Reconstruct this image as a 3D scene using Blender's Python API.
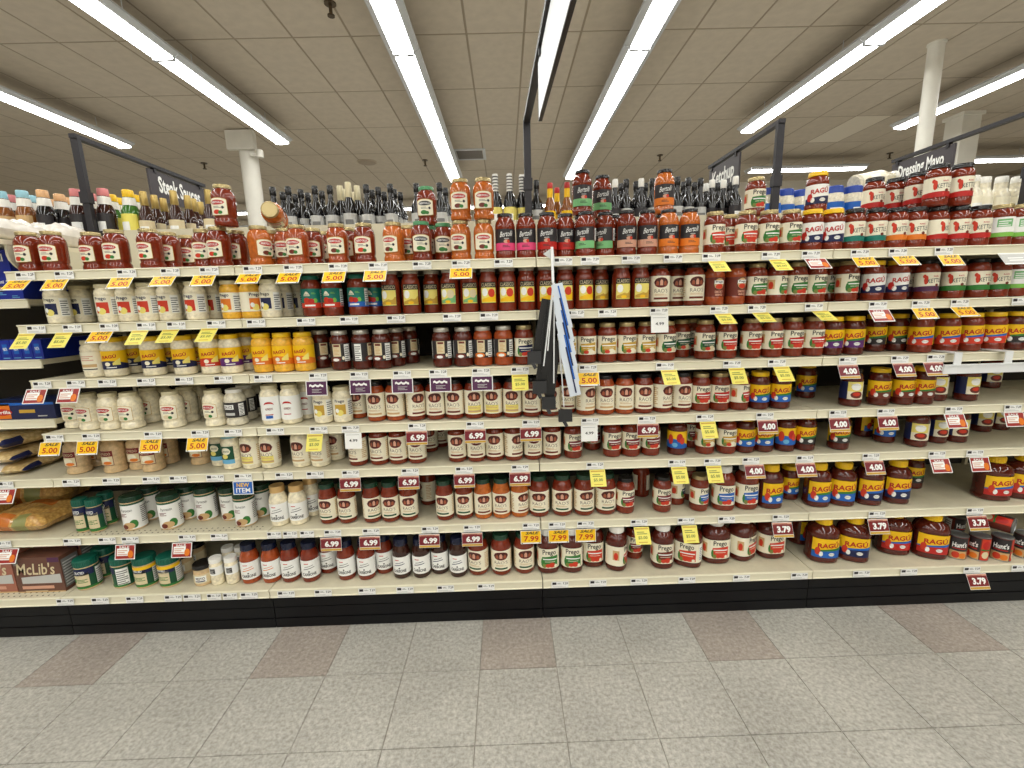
import bpy, math, random
from mathutils import Vector, Matrix

random.seed(7)
scene = bpy.context.scene
for o in list(bpy.data.objects):
    bpy.data.objects.remove(o)
COL = scene.collection

# ------------------------------------------------------------------ camera
F_PX = 440.0
CAM_H = 1.432
PITCH = math.radians(10.56)
YAW = math.radians(0.65)
ROLL = math.radians(1.62)
_f = Vector((math.sin(YAW) * math.cos(PITCH), math.cos(YAW) * math.cos(PITCH), -math.sin(PITCH)))
_r0 = Vector((math.cos(YAW), -math.sin(YAW), 0))
_u0 = _r0.cross(_f)
_r = _r0 * math.cos(ROLL) - _u0 * math.sin(ROLL)
_u = _r0 * math.sin(ROLL) + _u0 * math.cos(ROLL)
CAM = Vector((0, 0, CAM_H))
cd = bpy.data.cameras.new('camera')
cd.sensor_width = 36.0
cd.lens = F_PX / 1024 * 36.0
cd.clip_start = 0.05
cam = bpy.data.objects.new('camera', cd)
COL.objects.link(cam)
cam.matrix_world = Matrix(((_r.x, _u.x, -_f.x, CAM.x), (_r.y, _u.y, -_f.y, CAM.y), (_r.z, _u.z, -_f.z, CAM.z), (0, 0, 0, 1)))
scene.camera = cam

# ------------------------------------------------------------------ world + exposure
w = bpy.data.worlds.new('world')
scene.world = w
w.use_nodes = True
w.node_tree.nodes['Background'].inputs[0].default_value = (0.95, 0.97, 1.0, 1)
w.node_tree.nodes['Background'].inputs[1].default_value = 0.3
scene.view_settings.view_transform = 'Standard'
scene.view_settings.look = 'None'
scene.view_settings.exposure = 0.0
scene.view_settings.gamma = 1.0
scene.view_settings.use_curve_mapping = False
LAMP_STRENGTH = 17.5

# ------------------------------------------------------------------ reading the photograph: pixel <-> place
def ray(px, py):
    return _f * F_PX + _r * (px - 512.0) - _u * (py - 384.0)
def at_y(px, py, Y):
    d = ray(px, py); return CAM + d * (Y / d.y)
def at_z(px, py, Z):
    d = ray(px, py); return CAM + d * ((Z - CAM.z) / d.z)
def x_at(px, Y, Z):
    n = _r * F_PX - _f * (px - 512.0)
    return -(Y * n.y + (Z - CAM.z) * n.z) / n.x

# ------------------------------------------------------------------ materials
_mats = {}
def lin(c):
    return tuple(((v / 255) / 12.92 if v / 255 <= 0.04045 else ((v / 255 + 0.055) / 1.055) ** 2.4) for v in c)
def mat(name, rgb, rough=0.5, spec=0.5, metal=0.0, noise=0.0, nscale=40.0, bump=0.0, coat=0.0, emit=0.0):
    if name in _mats: return _mats[name]
    m = bpy.data.materials.new(name); m.use_nodes = True
    nt = m.node_tree; b = nt.nodes['Principled BSDF']
    c = lin(rgb) + (1,)
    b.inputs['Base Color'].default_value = c
    b.inputs['Roughness'].default_value = rough
    b.inputs['Metallic'].default_value = metal
    b.inputs['Specular IOR Level'].default_value = spec
    b.inputs['Coat Weight'].default_value = coat
    b.inputs['Coat Roughness'].default_value = 0.05
    if emit:
        b.inputs['Emission Color'].default_value = c
        b.inputs['Emission Strength'].default_value = emit
    if noise or bump:
        tc = nt.nodes.new('ShaderNodeTexCoord'); nz = nt.nodes.new('ShaderNodeTexNoise')
        nz.inputs['Scale'].default_value = nscale; nz.inputs['Detail'].default_value = 4
        nt.links.new(tc.outputs['Object'], nz.inputs['Vector'])
        if noise:
            mp = nt.nodes.new('ShaderNodeMapRange')
            mp.inputs['From Min'].default_value = 0.3; mp.inputs['From Max'].default_value = 0.7
            mp.inputs['To Min'].default_value = 1 - noise; mp.inputs['To Max'].default_value = 1 + noise
            nt.links.new(nz.outputs['Fac'], mp.inputs['Value'])
            mx = nt.nodes.new('ShaderNodeVectorMath'); mx.operation = 'SCALE'
            mx.inputs[0].default_value = c[:3]
            nt.links.new(mp.outputs[0], mx.inputs['Scale'])
            nt.links.new(mx.outputs[0], b.inputs['Base Color'])
        if bump:
            bp = nt.nodes.new('ShaderNodeBump'); bp.inputs['Strength'].default_value = bump
            bp.inputs['Distance'].default_value = 0.004
            nt.links.new(nz.outputs['Fac'], bp.inputs['Height']); nt.links.new(bp.outputs[0], b.inputs['Normal'])
    _mats[name] = m
    return m
INK = dict(
    cream=(243, 236, 212), white=(246, 246, 242), black=(22, 20, 20), red=(186, 34, 28), dkred=(120, 26, 26), maroon=(120, 30, 40),
    yellow=(246, 196, 22), orange=(226, 122, 34), green=(52, 122, 52), dkgreen=(20, 78, 52), ltgreen=(128, 190, 78), teal=(20, 118, 104),
    blue=(30, 98, 186), navy=(24, 32, 76), purple=(92, 40, 110), plum=(84, 42, 78), pink=(222, 72, 120), salmon=(214, 160, 136), mint=(120, 184, 122),
    brown=(110, 44, 30), tan=(206, 170, 120), gold=(200, 160, 60), grey=(120, 120, 118), ltgrey=(196, 196, 192), skyblue=(110, 180, 220),
    tomato=(206, 58, 34), paleyellow=(240, 224, 120), lemon=(238, 226, 104), charcoal=(46, 42, 44), brick=(156, 46, 42), umber=(74, 30, 22), terracotta=(160, 84, 58), olive=(120, 130, 60), beige=(222, 206, 168))
def ink(n):
    return mat('print_' + n, INK[n], rough=0.38, spec=0.4)
def sauce(n):
    rgb = dict(red=(120, 41, 20), deep=(84, 26, 15), orange=(188, 98, 36), cream=(243, 233, 204), yellow=(238, 182, 60), tan=(214, 184, 140), brown=(52, 22, 14), ltorange=(160, 70, 30),
               dark=(14, 11, 12), green=(60, 110, 40), amber=(130, 76, 30), white=(226, 218, 194))[n]
    return mat('contents_' + n, rgb, rough=0.06, spec=0.55, noise=0.2, nscale=70, coat=0.2)
LID = dict(gold=((176, 158, 112), .3, .6), silver=((196, 192, 182), .3, .55), black=((24, 22, 22), .2, 0), green=((24, 58, 40), .2, 0), yellow=((242, 196, 20), .35, 0), white=((236, 234, 226), .35, 0),
           cream=((216, 206, 170), .35, 0.1), navy=((20, 26, 50), .12, .2), teal=((18, 104, 84), .35, 0), deepgreen=((12, 92, 74), .35, 0), ltgreen=((70, 140, 90), .35, 0), blue=((30, 66, 160), .4, 0),
           red=((190, 40, 36), .4, 0), orange=((224, 176, 126), .4, 0), pink=((216, 128, 128), .4, 0), skyblue=((150, 200, 214), .4, 0), tan=((214, 176, 116), .35, .3), goldfoil=((186, 160, 96), .3, .7))
def lidm(n):
    c, r, me = LID[n]
    return mat('lid_' + n, c, rough=r, metal=me)

# ------------------------------------------------------------------ mesh helpers
class MB:
    """Collects faces and hands them over as one mesh."""
    def __init__(s): s.v = []; s.f = []; s.m = []; s.mats = []
    def mi(s, m):
        if m not in s.mats: s.mats.append(m)
        return s.mats.index(m)
    def add(s, vs, fs, m):
        n = len(s.v); k = s.mi(m); s.v += [tuple(p) for p in vs]
        for f in fs: s.f.append([i + n for i in f]); s.m.append(k)
    def box(s, x0, x1, y0, y1, z0, z1, m):
        s.add([(x0, y0, z0), (x1, y0, z0), (x1, y1, z0), (x0, y1, z0), (x0, y0, z1), (x1, y0, z1), (x1, y1, z1), (x0, y1, z1)],
              [(0, 3, 2, 1), (4, 5, 6, 7), (0, 1, 5, 4), (1, 2, 6, 5), (2, 3, 7, 6), (3, 0, 4, 7)], m)
    def prism_x(s, prof, x0, x1, m):
        n = len(prof)
        s.add([(x0, y, z) for y, z in prof] + [(x1, y, z) for y, z in prof],
              [[i, (i + 1) % n, n + (i + 1) % n, n + i] for i in range(n)] + [list(range(n))[::-1], list(range(n, 2 * n))], m)
    def bar(s, a, b, wx, wy, m):
        """A square bar from a to b."""
        a = Vector(a); b = Vector(b); d = (b - a).normalized()
        p = d.cross(Vector((0, 1, 0)))
        if p.length < 0.05: p = d.cross(Vector((1, 0, 0)))
        p.normalize(); q = d.cross(p).normalized()
        vs = [c + p * (wx / 2 * i) + q * (wy / 2 * j) for c in (a, b) for i, j in ((-1, -1), (1, -1), (1, 1), (-1, 1))]
        s.add(vs, [(0, 1, 2, 3), (7, 6, 5, 4), (0, 4, 5, 1), (1, 5, 6, 2), (2, 6, 7, 3), (3, 7, 4, 0)], m)
    def lathe(s, prof, m, n=24, sx=1.0, sy=1.0, c=(0, 0, 0), sq=2.0):
        vs = []; fs = []
        for r, z in prof:
            for i in range(n):
                t = 2 * math.pi * i / n
                x, y = math.sin(t), -math.cos(t)
                if sq != 2.0:
                    k = (abs(x) ** sq + abs(y) ** sq) ** (-1 / sq); x *= k; y *= k
                vs.append((c[0] + r * sx * x, c[1] + r * sy * y, c[2] + z))
        for j in range(len(prof) - 1):
            for i in range(n):
                a = j * n + i; b = j * n + (i + 1) % n
                fs.append((a, b, b + n, a + n))
        if prof[0][0] > 1e-6: fs.append(list(range(n))[::-1])
        if prof[-1][0] > 1e-6: fs.append([(len(prof) - 1) * n + i for i in range(n)])
        s.add(vs, fs, m)
    def mesh(s, name, smooth=0):
        me = bpy.data.meshes.new(name)
        me.from_pydata(s.v, [], s.f)
        for m in s.mats: me.materials.append(m)
        me.polygons.foreach_set('material_index', s.m)
        if smooth:
            me.polygons.foreach_set('use_smooth', [True] * len(s.f))
            me.set_sharp_from_angle(angle=math.radians(smooth))
        me.validate(); me.update()
        return me
    def build(s, name, parent=None, smooth=0, loc=None):
        return obj(name, s.mesh(name, smooth), parent, loc)
def obj(name, me, parent=None, loc=None, rz=0):
    o = bpy.data.objects.new(name, me); COL.objects.link(o)
    if parent: o.parent = parent
    if loc is not None: o.location = loc
    if rz: o.rotation_euler.z = rz
    return o
def tag(o, label, cat, group=None):
    o['label'] = label; o['category'] = cat
    if group: o['group'] = group
    return o
def struct(o):
    o['kind'] = 'structure'; return o
def empty(name, loc, rz=0):
    o = bpy.data.objects.new(name, None); COL.objects.link(o); o.location = loc; o.rotation_euler.z = rz
    o.empty_display_size = 0.05
    return o
ORD = ('first second third fourth fifth sixth seventh eighth ninth tenth eleventh twelfth thirteenth fourteenth fifteenth sixteenth seventeenth eighteenth nineteenth twentieth '
       'twenty-first twenty-second twenty-third twenty-fourth twenty-fifth twenty-sixth twenty-seventh twenty-eighth twenty-ninth thirtieth '
       + ' '.join('thirty-' + o for o in 'first second third fourth fifth sixth seventh eighth ninth'.split()) + ' fortieth').split()
NUM = 'zero one two three four five six seven eight nine ten eleven twelve thirteen fourteen fifteen sixteen seventeen eighteen nineteen twenty'.split()
def num(n): return NUM[n] if n < len(NUM) else str(n)

_text = {}
def text_tris(s, bold=0.0):
    """Lettering as flat triangles in a unit box: ([(x, y)], faces, width / height)."""
    k = (s, bold)
    if k in _text: return _text[k]
    c = bpy.data.curves.new('lettering', 'FONT'); c.body = s; c.size = 1; c.resolution_u = 2; c.offset = bold
    o = bpy.data.objects.new('lettering', c); COL.objects.link(o)
    bpy.context.view_layer.update()
    me = bpy.data.meshes.new_from_object(o)
    vs = [(v.co.x, v.co.y) for v in me.vertices]; fs = [list(p.vertices) for p in me.polygons]
    bpy.data.objects.remove(o); bpy.data.curves.remove(c); bpy.data.meshes.remove(me)
    x0 = min(v[0] for v in vs); x1 = max(v[0] for v in vs); y0 = min(v[1] for v in vs); y1 = max(v[1] for v in vs)
    r = ([((x - x0) / (x1 - x0), (y - y0) / (y1 - y0)) for x, y in vs], fs, (x1 - x0) / (y1 - y0))
    _text[k] = r
    return r

class Label:
    """Printed paper or film: flat shapes wrapped round a body (radius R) or laid on a plane (R None)."""
    def __init__(s, R=None, z0=0.0, h=0.1, sx=1.0, sy=1.0, sq=2.0):
        s.R, s.z0, s.h, s.sx, s.sy, s.sq = R, z0, h, sx, sy, sq; s.mb = MB()
    def pt(s, u, v, layer):
        e = 0.0006 + 0.00032 * layer; z = s.z0 + v * s.h
        if s.R is None: return (u, -e, z)
        t = u / s.R; x, y = math.sin(t), -math.cos(t)
        if s.sq != 2.0:
            k = (abs(x) ** s.sq + abs(y) ** s.sq) ** (-1 / s.sq); x *= k; y *= k
        return ((s.R + e) * s.sx * x, (s.R + e) * s.sy * y, z)
    def band(s, u0, u1, lo, hi, col, layer=1, step=0.007):
        n = 1 if s.R is None and not callable(lo) and not callable(hi) else max(2, int(math.ceil((u1 - u0) / step)))
        vs = []
        for i in range(n + 1):
            t = i / n; u = u0 + (u1 - u0) * t
            a = lo(t) if callable(lo) else lo; b = hi(t) if callable(hi) else hi
            vs += [s.pt(u, a, layer), s.pt(u, max(b, a + 1e-4), layer)]
        s.mb.add(vs, [(2 * i, 2 * i + 2, 2 * i + 3, 2 * i + 1) for i in range(n)], ink(col))
    def ell(s, cx, cy, rx, ry, col, layer=2):
        f = lambda t: math.sqrt(max(0, 1 - (2 * t - 1) ** 2))
        s.band(cx - rx, cx + rx, lambda t: cy - ry * f(t), lambda t: cy + ry * f(t), col, layer, step=max(0.002, rx / 5))
    def text(s, st, cx, cy, w, h, col, layer=3, bold=0.02, shear=0.0, rise=0.0):
        vs, fs, _a = text_tris(st, bold)
        s.mb.add([s.pt(cx + (x - 0.5 + shear * (y - 0.5)) * w, cy + (y - 0.5) * h + rise * (x - 0.5), layer) for x, y in vs], fs, ink(col))
    def lines(s, u0, u1, v0, v1, n, col='grey', layer=2, fill=0.45):
        for i in range(n):
            a = v0 + (v1 - v0) * i / n
            s.band(u0, u1 - (u1 - u0) * (0.3 if i % 3 == 1 else 0.05), a, a + (v1 - v0) / n * fill, col, layer, step=0.012)
    def facts(s, u0, u1, v0=0.1, v1=0.9):
        s.band(u0, u1, v0, v1, 'white', 1, step=0.01); s.lines(u0 + 0.002, u1 - 0.002, v0 + 0.04, v1 - 0.06, 7)

# ------------------------------------------------------------------ the room: floor, ceiling, walls
XL, XR, YN, YF = -13.0, 13.0, -11.6, 16.4
CEIL = CAM_H + 2.80
def floor_mat(name, base, speck):
    m = bpy.data.materials.new(name); m.use_nodes = True; nt = m.node_tree; b = nt.nodes['Principled BSDF']
    tc = nt.nodes.new('ShaderNodeTexCoord'); gm = nt.nodes.new('ShaderNodeNewGeometry')
    mp = nt.nodes.new('ShaderNodeMapping'); mp.inputs['Scale'].default_value = (1, 1, 1)
    n1 = nt.nodes.new('ShaderNodeTexNoise'); n1.inputs['Scale'].default_value = 70; n1.inputs['Detail'].default_value = 5; n1.inputs['Roughness'].default_value = 0.75
    n2 = nt.nodes.new('ShaderNodeTexNoise'); n2.inputs['Scale'].default_value = 3.0; n2.inputs['Detail'].default_value = 5
    nt.links.new(gm.outputs['Position'], mp.inputs['Vector'])
    nt.links.new(mp.outputs[0], n1.inputs['Vector']); nt.links.new(mp.outputs[0], n2.inputs['Vector'])
    r1 = nt.nodes.new('ShaderNodeValToRGB')
    e = r1.color_ramp.elements
    e[0].position = 0.36; e[0].color = lin(speck) + (1,)
    e[1].position = 0.56; e[1].color = lin(base) + (1,)
    x = e.new(0.68); x.color = lin(tuple(min(255, c + 18) for c in base)) + (1,)
    nt.links.new(n1.outputs['Fac'], r1.inputs['Fac'])
    mr = nt.nodes.new('ShaderNodeMapRange'); mr.inputs['From Min'].default_value = 0.3; mr.inputs['From Max'].default_value = 0.7
    mr.inputs['To Min'].default_value = 0.86; mr.inputs['To Max'].default_value = 1.1
    nt.links.new(n2.outputs['Fac'], mr.inputs['Value'])
    sc = nt.nodes.new('ShaderNodeVectorMath'); sc.operation = 'SCALE'
    nt.links.new(r1.outputs[0], sc.inputs[0]); nt.links.new(mr.outputs[0], sc.inputs['Scale'])
    nt.links.new(sc.outputs[0], b.inputs['Base Color'])
    b.inputs['Roughness'].default_value = 0.42
    b.inputs['Specular IOR Level'].default_value = 0.35
    return m
M_TILE = floor_mat('vinyl_tile_light', (184, 181, 172), (150, 146, 137))
M_TILE_D = floor_mat('vinyl_tile_taupe', (170, 160, 150), (142, 132, 123))
M_GROUT = mat('tile_joint', (162, 155, 144), rough=0.8)
mb = MB(); mb.box(XL, XR, YN, YF, -0.06, -0.0035, M_GROUT)
floor = struct(mb.build('floor'))
TS = 0.3048
ty0 = at_z(515, 668.5, 0).y                 # joint between the first and the second row of tiles
tx0 = at_z(480, 668.5, 0).x                 # left edge of the taupe tile in the middle
def tile_mesh(m):
    b = MB(); g = 0.0011; h = TS / 2 - g
    b.add([(-h, -h, -0.0035), (h, -h, -0.0035), (h, h, -0.0035), (-h, h, -0.0035), (-h + .0008, -h + .0008, 0), (h - .0008, -h + .0008, 0), (h - .0008, h - .0008, 0), (-h + .0008, h - .0008, 0)],
          [(4, 5, 6, 7), (0, 1, 5, 4), (1, 2, 6, 5), (2, 3, 7, 6), (3, 0, 4, 7)], m)
    return b.mesh('tile')
T_L, T_D = tile_mesh(M_TILE), tile_mesh(M_TILE_D)
for j in range(0, 5):
    for i in range(-11, 12):
        me = T_D if (j == 0 and i % 3 == 0) else T_L
        obj('tile', me, floor, (tx0 + (i + .5) * TS, ty0 + (0.5 - j) * TS, 0))
# the tiles too far from view to tell apart, in one piece
mb = MB()
mb.box(XL, XR, YN, ty0 - 4 * TS, -0.0035, 0, M_TILE); mb.box(XL, XR, ty0 + TS, YF, -0.0035, 0, M_TILE)
mb.box(XL, tx0 - 11 * TS, ty0 - 4 * TS, ty0 + TS, -0.0035, 0, M_TILE); mb.box(tx0 + 12 * TS, XR, ty0 - 4 * TS, ty0 + TS, -0.0035, 0, M_TILE)
o = mb.build('tile_field', floor); o['kind'] = 'stuff'

M_CEIL = mat('ceiling_board', (208, 196, 178), rough=0.9, spec=0.1, noise=0.05, nscale=9, bump=0.1)
M_GRID = mat('ceiling_grid', (168, 154, 134), rough=0.7, spec=0.2)
mb = MB(); mb.box(XL, XR, YN, YF, CEIL + 0.0025, CEIL + 0.1, M_GRID)
ceiling = struct(mb.build('ceiling'))
CW, CD = 0.6096, 1.2192
cy0 = at_z(555, 32.0, CEIL).y
cx0 = at_z(524, 33.0, CEIL).x
mb = MB(); h = 0.012
mb.box(-CW / 2 + h, CW / 2 - h, -CD / 2 + h, CD / 2 - h, CEIL, CEIL + 0.0025, M_CEIL)
panel_me = mb.mesh('ceiling_panel')
mb = MB(); mb.box(-CW / 2 + h, CW / 2 - h, -CD / 2 + h, CD / 2 - h, CEIL, CEIL + 0.0025, mat('ceiling_board_new', (232, 222, 204), rough=0.9, spec=0.1))
panel_new = mb.mesh('ceiling_panel')
NX0, NX1 = -17, 17
pnew = at_z(838, 130, CEIL)
for j in range(-1, 6):
    for i in range(NX0, NX1):
        x = cx0 + (i + .5) * CW; y = cy0 + (j + .5) * CD
        if abs(x) > 2.4 * y + 0.8: continue
        me = panel_new if abs(x - pnew.x) < CW / 2 and abs(y - pnew.y) < CD / 2 else panel_me
        obj('ceiling_panel', me, ceiling, (x, y, 0))
mb = MB()
for k in range(-21, 22):                                   # the boards overhead and to the sides that the frame leaves out
    x = cx0 + (k + .5) * CW
    for j in range(-14, 9):
        y = cy0 + (j + .5) * CD
        if y - CD / 2 < YN or y + CD / 2 > YF: continue
        if 6 > j >= -1 and NX0 <= k < NX1 and abs(x) <= 2.4 * y + 0.8: continue
        if abs(x) > 12.7: continue
        mb.box(x - CW / 2 + h, x + CW / 2 - h, y - CD / 2 + h, y + CD / 2 - h, CEIL, CEIL + 0.0025, M_CEIL)
o = mb.build('ceiling_board_field', ceiling); o['kind'] = 'stuff'

M_WALL = mat('wall_paint', (216, 208, 192), rough=0.7, noise=0.03, nscale=2)
for nm, b in (('wall_back', (XL, XR, YF, YF + .1, 0, CEIL + .1)), ('wall_front', (XL, XR, YN - .1, YN, 0, CEIL + .1)),
              ('wall_left', (XL - .1, XL, YN, YF, 0, CEIL + .1)), ('wall_right', (XR, XR + .1, YN, YF, 0, CEIL + .1))):
    mb = MB(); mb.box(*b, M_WALL); struct(mb.build(nm))
mb = MB(); mb.box(3.2, XR, 11.7, 11.8, 0, CEIL, M_WALL); struct(mb.build('wall_partition'))
mb = MB(); mb.box(3.2, XR, 11.67, 11.7, CAM_H + 1.0, CAM_H + 2.05, mat('wall_band', (92, 90, 96), rough=0.6))
struct(mb.build('trim_1'))

# columns
M_COLUMN = mat('column_paint', (226, 222, 210), rough=0.5, noise=0.04, nscale=6)
p = at_z(246, 133, CEIL)
mb = MB(); mb.lathe([(0.135, 0), (0.135, CEIL)], M_COLUMN, n=28)
col1 = struct(mb.build('column_round', None, 40, (p.x, p.y, 0)))
mb = MB(); mb.box(-.23, .20, -.2, -.125, CEIL - .30, CEIL - .02, M_COLUMN); mb.build('clamp_plate', col1)
mb = MB(); mb.lathe([(.05, 0), (.05, .1), (.03, .12)], M_COLUMN, n=16, c=(.26, -.15, CEIL - .42)); mb.box(.12, .26, -.17, -.13, CEIL - .4, CEIL - .36, M_COLUMN); mb.build('conduit_box', col1, 40)
p = at_z(937, 43, CEIL)
mb = MB(); mb.lathe([(0.078, 0), (0.078, CEIL)], M_COLUMN, n=24); mb.lathe([(.09, CEIL - .015), (.09, CEIL)], M_COLUMN, n=24)
struct(mb.build('column_slim', None, 40, (p.x, p.y, 0)))
p = at_z(964, 115, CEIL)
mb = MB(); mb.box(-.15, .15, -.15, .15, 0, CEIL, M_COLUMN); mb.box(-.18, .18, -.18, .18, CEIL - .05, CEIL, M_COLUMN)
struct(mb.build('column_square', None, 0, (p.x, p.y, 0)))

# ------------------------------------------------------------------ strip lights
M_LENS = mat('lamp_lens', (250, 251, 248), emit=LAMP_STRENGTH)
M_HOUSE = mat('lamp_housing', (206, 208, 210), rough=0.4)
LZ = CEIL - 0.26
def strip_mesh(length):
    hs = MB()
    hs.box(-.165, .165, 0, length, .035, .055, M_HOUSE)
    for s in (-1, 1):
        a, b = s * .165, s * .104
        hs.add([(a, 0, .038), (b, 0, .004), (b, length, .004), (a, length, .038), (a, 0, .046), (b, 0, .012), (b, length, .012), (a, length, .046)],
               [(0, 1, 2, 3), (7, 6, 5, 4), (0, 4, 5, 1), (1, 5, 6, 2), (2, 6, 7, 3), (3, 7, 4, 0)], M_HOUSE)
    hs.box(-.106, .106, 0, .014, -.026, .036, M_HOUSE); hs.box(-.106, .106, length - .014, length, -.022, .036, M_HOUSE)
    le = MB()
    n = 8
    vs = []
    for y in (.014, length - .014):
        for i in range(n + 1):
            t = math.pi * i / n
            vs.append((-.102 * math.cos(t), y, .006 - .032 * math.sin(t)))
    le.add(vs, [(i, i + 1, n + 2 + i, n + 1 + i) for i in range(n)], M_LENS)
    return hs.mesh('housing'), le.mesh('lens')
HS, LE = strip_mesh(2.43)
_b = MB(); _b.lathe([(.004, 0), (.004, CEIL - LZ - .05)], M_HOUSE, n=6); RODM = _b.mesh('hanger_rod')
STEP = 2.4384
xc = sum(at_z(px, 1, LZ).x - k * STEP for px, k in ((81, -1.5), (382, -.5), (664, .5), (937, 1.5))) / 4
rows = {'outermost left': xc - 2.5 * STEP, 'second from left': xc - 1.5 * STEP, 'third from left': xc - .5 * STEP, 'fourth from left': xc + .5 * STEP, 'fifth from left': xc + 1.5 * STEP, 'rightmost': xc + 2.5 * STEP}
YE = at_z(292, 143, LZ).y
place = ['far end', 'middle', 'near end', 'stretch overhead', 'stretch behind the viewer', 'second stretch behind the viewer', 'third stretch behind the viewer', 'last stretch behind the viewer']
def strip(x, y, rz, label):
    e = empty('strip_light', (x, y, LZ), rz)
    tag(e, label, 'light', 'ceiling strip lights')
    obj('housing', HS, e); obj('lens', LE, e)
    for y in (.45, 1.98): obj('hanger_rod', RODM, e, (0, y, .05))
for nm, x in rows.items():
    for k in range(-1 if nm[:4] in ('thir', 'four') else 0, 8):
        wd = 'farthest stretch' if k < 0 else place[k]
        strip(x, YE - (k + 1) * STEP + .005, 0, f'white strip light on the ceiling, {nm} row, {wd}')
for px, py, n, wd in ((805, 170, 1, 'over the mayonnaise jars'), (980, 161, 1, 'behind the square column')):
    p = at_z(px, py, LZ)
    strip(p.x - 1.2, min(p.y, 11.3), -math.pi / 2, f'far white strip light running sideways {wd}')

for i, (x, y) in enumerate(((-9, 12.6), (-6, 12.6), (-3, 12.6), (0, 12.6), (-9, 14.8), (-6, 14.8), (-3, 14.8), (0, 14.8))):
    strip(x - 1.2, y, -math.pi / 2, f'far white strip light hidden behind the bottles, {ORD[i]} of the far bay')

# ceiling fittings
M_DARK = mat('dark_metal', (48, 44, 42), rough=0.5, metal=0.3)
M_BRASS = mat('sprinkler_metal', (92, 78, 60), rough=0.4, metal=0.7)
for px, py, wd in ((330, 3, 'above the left aisle'), (204, 163, 'beside the round column'), (660, 155, 'right of the middle lights'), (425, 160, 'left of the middle lights'), (890, 153, 'beside the slim column')):
    p = at_z(px, py, CEIL)
    e = empty('sprinkler_head', (p.x, p.y, CEIL))
    tag(e, f'small dark fire sprinkler on the ceiling {wd}', 'sprinkler', 'ceiling sprinklers')
    mb = MB(); mb.lathe([(.055, -.012), (.055, 0)], M_BRASS, n=16); mb.build('escutcheon', e, 40)
    mb = MB(); mb.lathe([(.016, -.1), (.016, -.012)], M_BRASS, n=10); mb.build('stem', e, 40)
    mb = MB(); mb.lathe([(.034, -.112), (.034, -.1)], M_BRASS, n=12); mb.build('deflector', e, 40)
p = at_z(470, 154, CEIL)
e = empty('air_vent', (p.x, p.y, CEIL)); tag(e, 'square louvred air vent in the ceiling between the lights', 'vent')
mb = MB(); mb.box(-.3, .3, -.3, -.25, -.02, 0, M_HOUSE); mb.box(-.3, .3, .25, .3, -.02, 0, M_HOUSE); mb.box(-.3, -.25, -.25, .25, -.02, 0, M_HOUSE); mb.box(.25, .3, -.25, .25, -.02, 0, M_HOUSE); mb.build('frame', e)
mb = MB(); mb.box(-.24, .24, -.018, .018, -.016, -.008, mat('vent_slat', (120, 112, 104), rough=.5)); sl = mb.mesh('slat')
for k in range(9): obj('slat', sl, e, (0, -.22 + k * .055, 0))
p = at_z(367, 162, CEIL)
mb = MB(); mb.lathe([(.19, -.012), (.19, 0)], mat('speaker_grille', (196, 180, 158), rough=.8), n=24); mb.lathe([(.16, -.018), (.17, -.012)], mat('speaker_mesh', (170, 154, 134), rough=.8), n=24)
tag(mb.build('ceiling_speaker', None, 40, (p.x, p.y, CEIL)), 'round flush loudspeaker grille in the ceiling', 'speaker')

# ------------------------------------------------------------------ gondola shelving
M_SHELF = mat('shelf_enamel', (220, 212, 186), rough=0.45, spec=0.4, noise=0.05, nscale=14)
M_DECK = mat('shelf_deck_worn', (206, 198, 172), rough=0.5, spec=0.35, noise=0.14, nscale=5)
_nt = M_DECK.node_tree; _nz = [n for n in _nt.nodes if n.type == 'TEX_NOISE'][0]; _nz.inputs['Detail'].default_value = 9; _nz.inputs['Roughness'].default_value = .72
M_RAIL = mat('price_rail', (232, 226, 200), rough=0.4, spec=0.4)
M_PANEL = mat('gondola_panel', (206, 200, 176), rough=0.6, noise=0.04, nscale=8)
M_INNER_SHADE = mat('gondola_inner_panel_shade', (40, 35, 30), rough=0.8)  # cream back panel darkened: shade behind the jars is put into its colour
M_KICK = mat('kick_plate', (13, 13, 16), rough=0.4, spec=.25, noise=0.1, nscale=20)
YB = 2.36                                              # back panel
ROWS = {}
for k, py, Y in (('A', 257.5, 1.85), ('B', 310.5, 1.85), ('C', 365.5, 1.85), ('D', 418.5, 1.85), ('E', 463.0, 1.85), ('F', 521.5, 1.835), ('G', 580.5, 1.775)):
    ROWS[k] = (at_y(545, py, Y).z, Y)
X2 = at_y(537, 316, 1.85).x
SEC = [X2 - 1.2192 - .9144 - 1.2192, X2 - 1.2192 - .9144, X2 - 1.2192, X2, X2 + 1.2192, X2 + 2 * 1.2192, X2 + 3 * 1.2192]
TOPZ = at_y(377, 224, YB).z                            # top of the back panel
FARZ = TOPZ - 0.09                                     # shelf on the other side
RAIL_H = 0.037
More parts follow.
